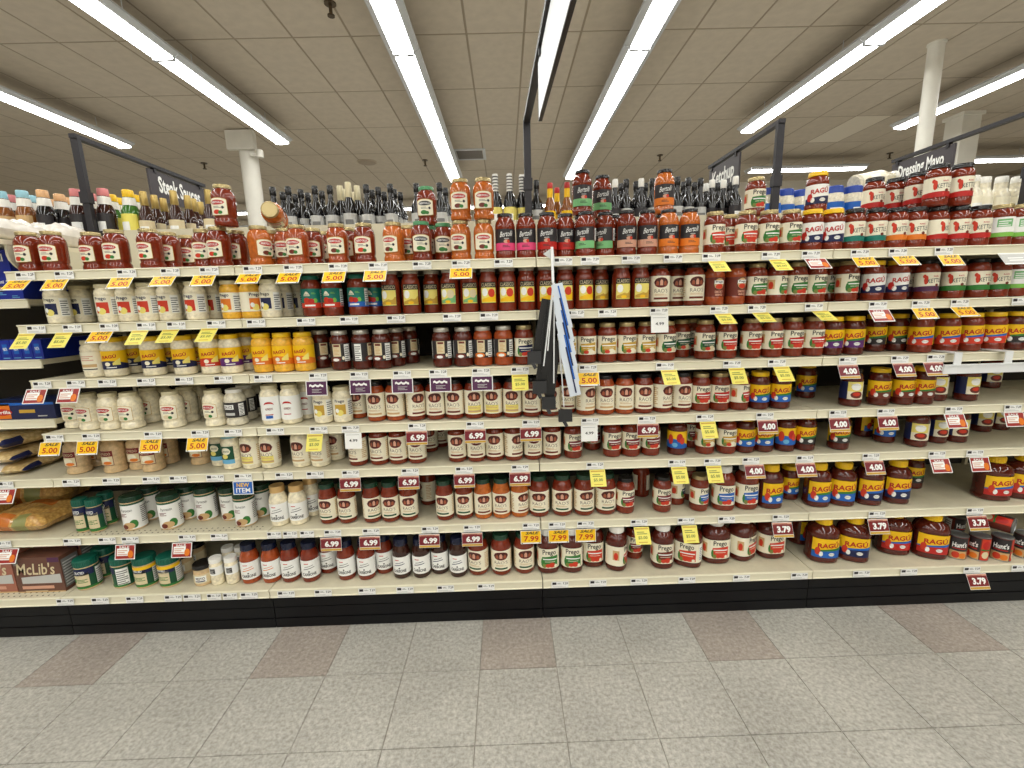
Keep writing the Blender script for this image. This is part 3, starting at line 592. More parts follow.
# kind: (object name, shape, contents, lid, label maker, description)
K = {
 'mr': ('sauce_jar', 'M', 'red', 'gold', lambda L: lb_shield(L, 'tomato'), 'red jars with cream shield labels'),
 'mo': ('sauce_jar', 'M', 'orange', 'gold', lambda L: lb_shield(L, 'brown'), 'orange jars with cream shield labels'),
 'mt': ('sauce_jar', 'M', 'ltorange', 'gold', lambda L: lb_shield(L, 'brown'), 'red-orange jars with cream shield labels'),
 'gl': ('sauce_jar', 'M', 'red', 'ltgreen', lambda L: lb_shield(L, 'green', 'charcoal'), 'green-lidded red jars with dark-banded labels'),
 'bp': ('sauce_jar', 'B', 'red', 'black', lambda L: lb_script_black(L, 'pink'), 'red jars with black and pink labels'),
 'br': ('sauce_jar', 'B', 'red', 'black', lambda L: lb_script_black(L, 'red'), 'red jars with black and red labels'),
 'bg': ('sauce_jar', 'B', 'red', 'black', lambda L: lb_script_black(L, 'mint'), 'red jars with black and mint labels'),
 'bs': ('sauce_jar', 'B', 'red', 'black', lambda L: lb_script_black(L, 'salmon'), 'red jars with black and beige labels'),
 'bo': ('sauce_jar', 'B', 'orange', 'black', lambda L: lb_script_black(L, 'orange'), 'orange jars with black and orange labels'),
 'pt': ('sauce_jar', 'P', 'red', 'gold', lambda L: lb_black_name(L, 'tomato'), 'red jars with cream and coral labels'),
 'pg': ('sauce_jar', 'P', 'red', 'gold', lambda L: lb_black_name(L, 'green'), 'red jars with cream and green labels'),
 'py': ('sauce_jar', 'P', 'red', 'gold', lambda L: lb_black_name(L, 'gold', 'cream'), 'red jars with cream and gold labels'),
 'pd': ('sauce_jar', 'P', 'red', 'gold', lambda L: lb_black_name(L, 'dkgreen', 'beige'), 'red jars with cream and dark green labels'),
 'pr': ('sauce_jar', 'P', 'red', 'gold', lambda L: lb_black_name(L, 'red'), 'red jars with cream and bright red labels'),
 'pb': ('sauce_jar', 'P', 'red', 'gold', lambda L: lb_black_name(L, 'navy'), 'red jars with cream and navy labels'),
 'pm': ('sauce_jar', 'P', 'red', 'black', lambda L: lb_black_name(L, 'maroon'), 'red jars with cream and maroon labels'),
 'pw': ('sauce_jar', 'P', 'red', 'gold', lambda L: lb_black_name(L, 'blue'), 'red jars with cream and blue labels'),
 'ps': ('sauce_jar', 'P', 'ltorange', 'brown', lb_circle, 'copper jars with round white emblems'),
 'rw': ('sauce_jar', 'RS', 'red', 'yellow', lambda L: lb_yellow_name(L, 'navy', None, True), 'yellow-lidded red jars with white labels'),
 'rp': ('sauce_jar', 'RS', 'deep', 'yellow', lambda L: lb_yellow_name(L, 'purple'), 'yellow-lidded jars with yellow and purple labels'),
 'rm': ('sauce_jar', 'RS', 'red', 'yellow', lambda L: lb_yellow_name(L, 'tomato', 'blue'), 'yellow-lidded jars with yellow and vermilion labels'),
 'rb': ('sauce_jar', 'RS', 'deep', 'yellow', lambda L: lb_yellow_name(L, 'blue'), 'jars with yellow and blue labels'),
 'rk': ('sauce_jar', 'RS', 'deep', 'yellow', lambda L: lb_yellow_name(L, 'charcoal'), 'jars with yellow and black labels'),
 'rn': ('sauce_jar', 'RS', 'deep', 'yellow', lambda L: lb_yellow_name(L, 'brown'), 'jars with yellow and brown labels'),
 'rf': ('sauce_jar', 'RS', 'deep', 'black', lambda L: lb_food(L), 'dark red jars with pale food-picture labels'),
 'rc': ('sauce_jar', 'RS', 'deep', 'black', lb_cartoon, 'jars with bright yellow, red and blue labels'),
 'kt': ('sauce_jar', 'K', 'red', 'black', lambda L: lb_kettle(L, 'teal'), 'black-lidded jars with teal-banded labels'),
 'ko': ('sauce_jar', 'K', 'red', 'black', lambda L: lb_kettle(L, 'orange'), 'black-lidded jars with orange-banded labels'),
 'kr': ('sauce_jar', 'K', 'red', 'black', lambda L: lb_kettle(L, 'red'), 'black-lidded jars with red-banded labels'),
 'kp': ('sauce_jar', 'K', 'red', 'black', lambda L: lb_kettle(L, 'plum'), 'black-lidded jars with plum-banded labels'),
 'kg': ('sauce_jar', 'K', 'red', 'black', lambda L: lb_kettle(L, 'green'), 'black-lidded jars with green-banded labels'),
 'wg': ('sauce_jar', 'P', 'red', 'gold', lambda L: (full_wrap(L, 'white', 1.9), L.band(-1.9 * L.R, 1.9 * L.R, 0, .22, 'ltgreen', 1), L.band(-.024, .024, .5, .9, 'mint', 1), L.lines(-.02, .02, .54, .86, 3, 'white')), 'gold-lidded jars with white and lime labels'),
 'nt': ('sauce_jar', 'P', 'red', 'teal', lambda L: lb_teal(L, 'tomato'), 'teal-lidded jars with teal and red labels'),
 'nb': ('sauce_jar', 'P', 'red', 'teal', lambda L: lb_teal(L, 'blue'), 'teal-lidded jars with teal and blue labels'),
 'cy': ('mason_jar', 'C', 'red', 'silver', lambda L: lb_black_head(L, 'paleyellow', 'gold'), 'mason jars with black-headed yellow labels'),
 'cg': ('mason_jar', 'C', 'red', 'silver', lambda L: lb_black_head(L, 'beige', 'mint'), 'mason jars with pale green labels'),
 'cr': ('mason_jar', 'C', 'red', 'silver', lambda L: lb_black_head(L, 'tomato', 'yellow'), 'mason jars with black-headed tomato labels'),
 'dk': ('sauce_jar', 'P', 'deep', 'silver', lambda L: lb_window(L, 'brown'), 'silver-lidded jars with black window labels'),
 'do': ('sauce_jar', 'P', 'ltorange', 'silver', lambda L: lb_window(L, 'orange'), 'silver-lidded orange jars with window labels'),
 'ra': ('sauce_jar', 'R', 'red', 'black', lambda L: lb_oval_house(L, 'brown'), 'red jars with cream wraps and oval emblems'),
 'ro': ('sauce_jar', 'R', 'ltorange', 'black', lambda L: lb_oval_house(L, 'tan'), 'orange jars with cream wraps and oval emblems'),
 'ry': ('sauce_jar', 'R', 'red', 'black', lambda L: lb_oval_house(L, 'tan', 'paleyellow'), 'red jars with yellow-tinted oval-emblem wraps'),
 'rg': ('large_sauce_jar', 'R32', 'red', 'green', lambda L: lb_oval_house(L, 'dkgreen'), 'big red green-lidded jars with cream wraps'),
 'rh': ('sauce_jar', 'R24', 'red', 'green', lambda L: lb_oval_house(L, 'dkgreen'), 'slim red green-lidded jars with cream wraps'),
 'rG': ('sauce_jar', 'R24', 'orange', 'green', lambda L: lb_oval_house(L, 'brown'), 'slim orange green-lidded jars with cream wraps'),
 'CB': ('sauce_jar', 'CB', 'red', 'navy', lambda L: lb_caps(L, 'grey'), 'navy-lidded red jars with white wraps'),
 'CO': ('sauce_jar', 'CB', 'ltorange', 'navy', lambda L: lb_caps(L, 'orange'), 'navy-lidded orange jars with white wraps'),
 'CD': ('sauce_jar', 'CB', 'brown', 'navy', lambda L: lb_caps(L, 'navy'), 'navy-lidded dark jars with white wraps'),
 'CA': ('alfredo_jar', 'CB', 'cream', 'tan', lambda L: lb_caps(L, 'grey'), 'cream jars with white wraps and gold lids'),
 'PL': ('large_sauce_jar', 'PL', 'red', 'white', lambda L: lb_black_name(L, 'blue'), 'big white-capped jars with blue-block labels'),
 'PG': ('large_sauce_jar', 'PL', 'deep', 'white', lambda L: lb_black_name(L, 'green'), 'big white-capped jars with green-block labels'),
 'PR': ('large_sauce_jar', 'PL', 'deep', 'white', lambda L: lb_black_name(L, 'tomato'), 'big white-capped jars with coral-block labels'),
 'PM': ('large_sauce_jar', 'PL', 'deep', 'white', lambda L: lb_black_name(L, 'brown'), 'big white-capped jars with brown-block labels'),
 'PX': ('jumbo_sauce_jar', 'PX', 'deep', 'white', lambda L: lb_black_name(L, 'tomato'), 'jumbo white-capped jars with coral-block labels'),
 'RL': ('large_sauce_jar', 'RL', 'deep', 'yellow', lambda L: lb_yellow_name(L, 'blue'), 'big yellow-capped jars with blue-based labels'),
 'RK': ('large_sauce_jar', 'RL', 'deep', 'yellow', lambda L: lb_yellow_name(L, 'navy', 'blue'), 'big yellow-capped jars with navy-based labels'),
 'RR': ('jumbo_sauce_jar', 'RX', 'deep', 'yellow', lambda L: lb_yellow_name(L, 'red', 'blue'), 'jumbo yellow-capped jars with red-based labels'),
 'RX': ('jumbo_sauce_jar', 'RX', 'deep', 'yellow', lambda L: lb_yellow_name(L, 'blue'), 'jumbo yellow-capped jars with blue-based labels'),
 'RN': ('jumbo_sauce_jar', 'RX', 'deep', 'yellow', lambda L: lb_yellow_name(L, 'navy', 'blue'), 'jumbo yellow-capped jars with navy-based labels'),
 'qa': ('alfredo_jar', 'Q', 'cream', 'cream', lambda L: lb_white_alfredo(L, 'navy'), 'cream jars with navy-block labels'),
 'qo': ('alfredo_jar', 'Q', 'cream', 'cream', lambda L: lb_white_alfredo(L, 'tomato'), 'cream jars with coral-block labels'),
 'qy': ('alfredo_jar', 'Q', 'yellow', 'cream', lambda L: lb_white_alfredo(L, 'orange'), 'yellow jars with orange-block labels'),
 'qg': ('alfredo_jar', 'Q', 'cream', 'cream', lambda L: lb_white_alfredo(L, 'gold'), 'cream jars with gold-block labels'),
 'qw': ('alfredo_jar', 'Q', 'cream', 'cream', lambda L: (full_wrap(L, 'cream', 2), L.lines(-.025, .025, .55, .85, 3, 'salmon'), L.band(-.03, .03, .2, .36, 'tan', 1), L.band(-.03, .03, .06, .12, 'charcoal', 1)), 'cream jars with plain striped labels'),
 'cn': ('alfredo_jar', 'RS', 'cream', 'yellow', lambda L: lb_cheese(L, 'navy'), 'white jars with yellow and navy labels'),
 'ct': ('alfredo_jar', 'RS', 'cream', 'yellow', lambda L: lb_cheese(L, 'tomato'), 'white jars with yellow and red labels'),
 'cp': ('alfredo_jar', 'RS', 'cream', 'yellow', lambda L: lb_cheese(L, 'purple'), 'white jars with yellow and purple labels'),
 'cc': ('cheese_sauce_jar', 'RS', 'yellow', 'yellow', lambda L: lb_cheese(L, 'orange'), 'golden cheese jars with yellow lids'),
 'ma': ('alfredo_jar', 'M', 'cream', 'cream', lambda L: lb_shield(L, 'beige'), 'cream jars with red-banner shield labels'),
 'bk': ('alfredo_jar', 'M', 'white', 'white', lb_black_band, 'white jars with black band labels'),
 'nm': ('alfredo_jar', 'R', 'cream', 'cream', lambda L: lb_red_script(L), 'cream jars with red-script white labels'),
 'nl': ('alfredo_jar', 'R', 'cream', 'cream', lambda L: lb_red_script(L, 'blue'), 'cream jars with red-script, blue-marked labels'),
 'tr': ('alfredo_jar', 'M', 'tan', 'tan', lb_tan_red, 'tan jars with dark red picture labels'),
 'tb': ('alfredo_jar', 'Q', 'cream', 'skyblue', lb_teal_blue, 'cream jars with green and sky-blue labels'),
 'rA': ('alfredo_jar', 'R', 'cream', 'cream', lambda L: lb_oval_house(L, 'tan'), 'cream-filled jars with oval-emblem wraps'),
 'rY': ('alfredo_jar', 'R', 'cream', 'cream', lambda L: lb_oval_house(L, 'tan', 'paleyellow'), 'cream-filled jars with yellow-tinted oval wraps'),
 'SK': ('cheese_shaker', 'SK', 'tan', 'deepgreen', lb_shaker, 'squat green-lidded grated cheese shakers'),
 'SY': ('cheese_shaker', 'SK', 'tan', 'deepgreen', lambda L: (lb_shaker(L), L.band(-.08, .08, .84, 1.0, 'yellow', 3)), 'squat green-lidded shakers with yellow collars'),
 'GT': ('cheese_tub', 'GT', 'tan', 'green', lb_tub, 'white-wrapped cheese tubs with green lids'),
 'GS': ('cheese_shaker', 'GS', 'tan', 'deepgreen', lb_shaker, 'slim green cheese shakers'),
 'SJ': ('pesto_jar', 'SJ', 'tan', 'black', lambda L: lb_small(L, 'beige'), 'low jars with black lids and pale labels'),
 'TJ': ('garlic_jar', 'TJ', 'cream', 'white', lb_thin, 'slim cream jars with white lids'),
 'CN': ('food_can', 'CAN', None, None, lambda L: lb_can(L, 0), 'steel cans with black and picture labels'),
}
LID['brown'] = ((96, 54, 36), .35, .1)
M_STEEL = mat('can_steel', (150, 152, 152), rough=.35, metal=.8)
_jar = {}
def jar_meshes(k):
    if k in _jar: return _jar[k]
    nm, sh, con, lid, lf, de = K[k]; s = SH[sh]; H = s['H']; out = []
    b = MB(); b.lathe(s['prof'], sauce(con) if con else M_STEEL, 26, s['sx'], s['sy'], sq=s['sq'])
    out.append(('can_body' if sh == 'CAN' else 'jar_body', b.mesh('jar_body', 50)))
    if lid:
        ty, fr, z0 = s['lid']; r = fr * s['R']; z0 *= H; m = lidm(lid)
        ll = MB()
        if ty == 'metal':
            ll.lathe([(r * .96, z0), (r * 1.03, z0 + .001), (r * 1.03, z0 + .003), (r, z0 + .0042), (r, H - .002), (r * .97, H - .0002), (r * .9, H), (r * .87, H - .0015), (0, H - .0015)], m, 24)
        else:
            ll.lathe([(r * .97, z0), (r, z0 + .001), (r, H - .004), (r * .97, H - .001), (r * .92, H), (r * .6, H), (0, H - .0005)], m, 24)
            for i in range(24):
                t = 2 * math.pi * (i + .5) / 24; c, q = math.cos(t), math.sin(t); d = .0011
                ll.add([((r + d * e) * c - g * q * r * .05, (r + d * e) * q + g * c * r * .05, z) for z in (z0 + .004, H - .006) for e, g in ((-1, -1), (1, -.6), (1, .6), (-1, 1))], [(0, 1, 5, 4), (1, 2, 6, 5), (2, 3, 7, 6), (4, 5, 6, 7), (3, 2, 1, 0)], m)
        out.append(('lid', ll.mesh('lid', 35)))
    a, c = s['lab']
    rr = max(r for r, z in s['prof'] if a * H - 1e-6 <= z <= c * H + 1e-6) if any(a * H <= z <= c * H for r, z in s['prof']) else s['R']
    L = Label(rr, a * H, (c - a) * H, s['sx'], s['sy'], s['sq']); lf(L)
    out.append(('label', L.mb.mesh('label', 40)))
    _jar[k] = out
    return out

# ------------------------------------------------------------------ stocking the shelves
ROWNAME = dict(A='top shelf', B='second shelf', C='third shelf', D='fourth shelf', E='fifth shelf', F='sixth shelf', G='bottom shelf')
PLACED = []                                            # dicts of every jar set down
def put(row, k, px, rot=0, yb=None, back=0, st=0):
    s = SH[K[k][1]]; z, Y = ROWS[row]; R = s['R']; H = s['H']
    rot -= FACE.get(k, 0) * math.degrees(math.atan((px - 512) / F_PX))
    q_ = 2 ** (.5 - 1 / s['sq']); ry = R * s['sy'] * q_; R = R * (1 + (q_ - 1) * .8)
    if st:
        below = min((j for j in PLACED if j['row'] == row and j['st'] == st - 1 and not j['back']), key=lambda j: abs(j['px'] - px))
        y = below['y']; z = below['z'] + below['H'] + .0008
        if back:
            y += back * .1; xx = x_at(px, y, z + H * .5)
            for _ in range(30):
                if not [j for j in PLACED if j['row'] == row and j['st'] == 0 and math.hypot(j['x'] - xx, j['y'] - y) < j['R'] + R + .0026]: break
                y += .008; xx = x_at(px, y, z + H * .5)
            PLACED.append(dict(row=row, k=k, px=px, x=xx, y=y, z=ROWS[row][0], R=R, H=H, rot=rot, st=0, back=True, tilt=None)); z = ROWS[row][0] + H + .0008
        x = x_at(px, y, z + H * .5)
    else:
        if yb is not None: y = max(at_z(px, yb, z).y, Y + .012) + ry
        else: y = Y + dict(G=.040, F=.032, E=.028).get(row, .020) + ry + back * .088 + random.uniform(0, .008)
        x = max(x_at(px, y, z + H * .5), SEC[1] + R + .006)
        for _ in range(40):                             # step back until it touches no neighbour
            hit = [j for j in PLACED if j['row'] == row and j['st'] == 0 and math.hypot(j['x'] - x, (j['y'] - y)) < j['R'] + R + .0026]
            if not hit or y > YB - .03 - ry: break
            if not back and yb is None and _ < 8:          # first a nudge along the shelf
                j = min(hit, key=lambda j: abs(j['x'] - x)); x += .0012 * (1 if x >= j['x'] else -1)
                continue
            y += .006; x = max(x_at(px, y, z + H * .5), SEC[1] + R + .006)
    PLACED.append(dict(row=row, k=k, px=px, x=x, y=y, z=z, R=R, H=H, rot=rot, st=st, back=bool(back or (yb is not None and y > Y + .16)), tilt=None))
FACE = dict(rw=.6, rp=.75, rm=.8, rb=.6, rk=.7, rn=.5, rf=.5, rc=.5, RL=.6, RK=.6, RR=.65, RX=.6, RN=.6, cn=.7, ct=.7, cp=.6, cc=.5, kt=.55, ko=.55, kr=.55, kp=.55, kg=.55, PX=.3, CN=.6, wg=.5, pt=.15, pr=.2, CO=.4, CB=.4, CA=.5, GT=.3, nm=.3, nl=.3)
def run(row, k, *spec, **kw):
    for s in spec:
        if isinstance(s, tuple): put(row, k, s[0], *s[1:], **kw)
        else: put(row, k, s, random.uniform(-9, 9), **kw)

# top shelf
run('A', 'mr', 30, 54.5, 117, 151, 220, 238, 365)
run('A', 'mr', 94, 170, 205, back=.5); run('A', 'mr', 189, 314, 325, 348, back=1)
run('A', 'mt', 299, 338); run('A', 'mt', 286, back=.8)
run('A', 'mo', (260, 62), (394, -18), (461, -14), 484); run('A', 'mo', 274, 408.5, back=.9)
run('A', 'gl', 422); run('A', 'gl', 444, back=.4)
run('A', 'bp', 504, 526); run('A', 'br', 545, 565); run('A', 'bg', (585.6, -28)); run('A', 'bg', (605, -40), back=.3); run('A', 'bs', 625, 646); run('A', 'bs', 614, back=1)
run('A', 'bo', 668, 689)
run('A', 'pt', 714, 746); run('A', 'pt', 728, 735, back=.8); run('A', 'pg', 768, 790)
run('A', 'rw', 811, 831); run('A', 'kt', 852, 874); run('A', 'ko', 893, 914); run('A', 'kr', (935, 42), 956.5, 977.6); run('A', 'wg', 1000, 1019)
run('A', 'mr', 224.5, st=1); run('A', 'gl', 427, st=1, back=.9); run('A', 'mo', 460.5, 483.5, st=1); run('A', 'bg', 582, st=1, back=.9); run('A', 'bg', 602, st=1, back=1.3); run('A', 'bo', 664, st=1, back=1.1)
run('A', 'pg', 755, st=1, back=.9); run('A', 'rw', 816.5, st=1, back=.6); run('A', 'kr', 936.5, 960, st=1); run('A', 'kr', 916, st=1, back=1.2); run('A', 'kr', 894, st=1, back=1.4); run('A', 'kr', 873, st=1, back=1.9)
# second shelf
run('B', 'qa', 58); run('B', 'qo', 108, 129, 149, 168, 196); run('B', 'qa', 82, back=.3); run('B', 'qo', 96, 183, back=1); run('B', 'qo', 214, back=.2)
run('B', 'qy', 231.5, (250, 50)); run('B', 'qa', 269); run('B', 'qa', 283, 297, back=.8)
run('B', 'nt', 312, 332.6); run('B', 'nb', 358); run('B', 'nb', 375, back=.5)
run('B', 'cy', 391, 411); run('B', 'cy', 432, back=.6); run('B', 'cg', 450, 469); run('B', 'cr', 488, 507, 525, 545, 565, 584); run('B', 'cy', 600, back=.6); run('B', 'cy', 621, 640)
run('B', 'ra', 659, 694); run('B', 'ra', 676, back=.4); run('B', 'ps', 714, 735); run('B', 'pg', 756, (775, 35), 795, 815, 847); run('B', 'pg', 830, back=.7)
run('B', 'rw', 873, 896); run('B', 'kp', 926.5); run('B', 'kp', 908, back=.9); run('B', 'kg', 953, 977, 997); run('B', 'wg', 1015, 1036)
# third shelf
run('C', 'qw', 94); run('C', 'cn', 113, 132, 153, 184); run('C', 'cn', 169, back=.7); run('C', 'ct', 211); run('C', 'ct', 197, back=.8); run('C', 'cp', 231, 247); run('C', 'cc', 263, 282, 303)
run('C', 'dk', (321, 40), 340.5, (362, 75), (382, -8)); run('C', 'dk', 396, back=.7); run('C', 'dk', (410, 40), back=.4); run('C', 'dk', 442, 463); run('C', 'do', 483, 503.5)
run('C', 'pb', 524, 545); run('C', 'py', 567, 586.5, 607, 626, 646); run('C', 'pd', 665.6, 704.6); run('C', 'pd', 681, 691, back=.9); run('C', 'pr', 726.6, 751, 772, 792.5, 813)
run('C', 'rp', 831, 853); run('C', 'rk', 875, 897, back=.9); run('C', 'rm', 920.5, 947, 970, 993); run('C', 'rk', 1015, 1038)
# fourth shelf
run('D', 'ma', 90, 110, 131, 173, 187, 215); run('D', 'ma', 68, back=.5); run('D', 'ma', 150, 163, 199, back=1.1); run('D', 'bk', 235); run('D', 'bk', 246, 255, back=1)
run('D', 'nl', 271); run('D', 'nm', 289, 306); run('D', 'qg', 323, 340.5); run('D', 'ro', 358.5, 376, 395); run('D', 'ra', (415.6, 30), 434, 452.5); run('D', 'ry', 472, 491, 510)
run('D', 'ra', 530, 549, 567); run('D', 'ro', (585.6, 30), 605, 623); run('D', 'ra', 642, (661, 26), 680); run('D', 'pr', 699, 719, (739, 40)); run('D', 'rb', 759, 780)
put('D', 'rb', 806, 0, 399); run('D', 'rf', 851); run('D', 'rn', 879, 903, 922); run('D', 'rf', 936, back=.6); put('D', 'rf', 967, 15, 402); put('D', 'rf', 991, 0, 389)
# fifth shelf
run('E', 'tr', 71, 92, 114, 152, 167); run('E', 'tr', 139, back=.2); run('E', 'tr', 130, 200, 211, back=.8); run('E', 'tb', 232); run('E', 'tb', 220, back=.6); run('E', 'rY', 251, 269); run('E', 'rA', 301, 317.6, 335)
run('E', 'ra', (357.6, -30), 378.7, 396, 416.5); put('E', 'ra', 429, 10, 453); put('E', 'ra', 441, 0, 456); run('E', 'ra', 457, 476, 494.7, (513, 30), 533, 551)
run('E', 'pm', 573, 612, 631, 650.6); put('E', 'pm', 592, 0, 451); run('E', 'rc', 677); run('E', 'pm', 692, back=1); run('E', 'py', 705, 726.6); run('E', 'rb', 745, 763.5); run('E', 'rc', (785, 20)); run('E', 'rk', 805, 839)
put('E', 'rb', 864, 60, 438); put('E', 'rb', 885, 0, 444); run('E', 'rf', 917); run('E', 'rf', 937, 957, back=.5); put('E', 'rf', 982, 0, 433); put('E', 'rf', 1000, 0, 431)
# sixth shelf
run('F', 'GS', 82.6, 96); run('F', 'GS', 107.5, back=.7); run('F', 'GT', 133.6, 170); run('F', 'GT', 150, 188, 206, 231, back=.8); run('F', 'GT', 245); run('F', 'GT', 261.5, back=.1); run('F', 'CA', 279, 296); run('F', 'CA', 311.5, back=.3)
run('F', 'rh', 328, 347, (371.6, 30), 389, 408); put('F', 'rh', 428, -75, 506); run('F', 'rh', (444.6, -12), 464); run('F', 'rG', 483, 501, (518, 30)); run('F', 'rg', 539, 562, 584, 605.5)
run('F', 'pm', 625, 662); put('F', 'pm', 641, 170, 498); put('F', 'pb', 676, 60, 506); put('F', 'pb', 688, 100, 503); run('F', 'pw', (699, 25)); run('F', 'PL', 723, 746); run('F', 'RL', (769, 18)); put('F', 'rb', 789, 20, 501)
run('F', 'RL', (817, 12), 842); run('F', 'RK', 868.6, 896); put('F', 'rk', 913, 0, 490); run('F', 'RR', (993, 20), 1022)
# bottom shelf
run('G', 'SK', 72, 102, (124, -70)); run('G', 'SK', 114, back=.9); run('G', 'SY', 146, 170); run('G', 'SJ', 183, 204); run('G', 'SJ', 196, back=1.0); run('G', 'TJ', 216.6, 232); run('G', 'TJ', 229, 242, back=1)
run('G', 'CO', 250, 271); run('G', 'CB', 290, 310, 346, 366); run('G', 'CB', 328, 384, back=.3); run('G', 'CD', 401.5, 421, 458); run('G', 'CD', 439.5, back=.3); run('G', 'rg', (478, -20), 501, 524)
run('G', 'PG', 548, 570); run('G', 'PR', 592.6, (615.5, 62)); put('G', 'pm', 634, 0, 560); run('G', 'PM', 662); run('G', 'PX', (687, -20), 715, (742, 40), (770, 10)); put('G', 'RL', 800, 50, 546)
run('G', 'RX', (822, 10)); run('G', 'RN', 851); put('G', 'RL', 871, 40, 540); put('G', 'RR', 893, 10, 557); run('G', 'RR', (930, 5)); put('G', 'CN', 956.5, 0, 563); put('G', 'CN', 978.5, -60, 562); put('G', 'CN', 1001, -18, 567); put('G', 'CN', 1024, -60, 560)
put('G', 'CN', 955, 30, 540)

groups = {}
for j in PLACED: groups.setdefault((j['row'], j['k'], j['back'], j['st']), []).append(j)
for (row, k, back, st), js in groups.items():
    js.sort(key=lambda j: j['px'])
    nm, sh, con, lid, lf, de = K[k]
    where = ROWNAME[row] + ' upper tier' if st else ROWNAME[row] + (' rear' if back else ' front')
    for i, j in enumerate(js):
        if len(js) == 1:
            one = de.replace('jars', 'jar', 1).replace('shakers', 'shaker', 1).replace('tubs', 'tub', 1).replace('cans', 'can', 1)
            one = one[:-1] if one.endswith('labels') or one.endswith('wraps') or one.endswith('emblems') else one
            lab = f'single {one}, {where}'
        else:
            lab = f'{ORD[i]} from left of {num(len(js))} {de}, {where}'
        e = empty(nm, (j['x'], j['y'], j['z'] + .0008), math.radians(j['rot']))
        tag(e, lab, 'can' if sh == 'CAN' else 'shaker' if sh in ('SK', 'GS') else 'tub' if sh == 'GT' else 'jar', f'{de}, {ROWNAME[row]}')
        for pn, me in jar_meshes(k): obj(pn, me, e)

# ------------------------------------------------------------------ more food lying about on the top and bottom shelves
def lying(k, px, py, Y, tilt, rz, label):
    s = SH[K[k][1]]; p = at_y(px, py, Y)
    e = empty(K[k][0], p, 0); e.rotation_euler = (tilt, 0, rz)
    tag(e, label, 'can' if K[k][1] == 'CAN' else 'jar')
    for pn, me in jar_meshes(k): obj(pn, me, e, (0, 0, -s['H'] / 2))
lying('mo', 274, 215, ROWS['A'][1] + .155, math.radians(84), math.radians(15), 'orange jar lying on its side on top of the front jars')
zc = ROWS['G'][0] + .1155 + .0405
pc = at_y(997, 518, ROWS['G'][1] + .10)
e = empty('food_can', (pc.x, ROWS['G'][1] + .10, zc)); e.rotation_euler = (math.radians(90), 0, math.radians(30)); tag(e, 'steel can lying on its side on top of the upright cans', 'can')
for pn, me in jar_meshes('CN'): obj(pn, me, e, (0, 0, -.057), math.radians(150))

# ------------------------------------------------------------------ bottles on the far side of the shelving
FAR = {
 'vb': ('vinegar_bottle', .034, .30, 'dark', 'black', 'ltgrey', 'dark bottles with black caps'),
 'vw': ('vinegar_bottle', .034, .295, 'dark', 'white', 'charcoal', 'dark bottles with white caps'),
 'gd': ('sauce_bottle', .036, .295, 'brown', 'goldfoil', 'beige', 'brown bottles with gold necks'),
 'bb': ('sauce_bottle', .041, .315, 'dark', 'orange', 'charcoal', 'dark bottles with orange caps'),
 'bi': ('sauce_bottle', .041, .315, 'brown', 'pink', 'charcoal', 'brown bottles with pink caps'),
 'bu': ('sauce_bottle', .041, .315, 'amber', 'skyblue', 'tan', 'amber bottles with pale blue caps'),
 'gn': ('sauce_bottle', .042, .305, 'green', 'yellow', 'lemon', 'green bottles with yellow caps'),
 'dt': ('sauce_bottle', .034, .335, 'dark', 'white', 'paleyellow', 'tall dark bottles with white-wrapped necks'),
 'ht': ('hot_sauce_bottle', .030, .285, 'amber', 'red', 'yellow', 'bottles with yellow necks and red caps'),
 'fl': ('sauce_bottle', .036, .315, 'dark', 'cream', 'ltgrey', 'dark bottles with pale cream caps'),
 'my': ('mayonnaise_jar', .052, .235, 'white', 'blue', 'blue', 'white jars with blue lids'),
 'wb': ('dressing_bottle', .045, .27, 'white', 'white', 'cream', 'white squeeze bottles with white caps'),
}
_far = {}
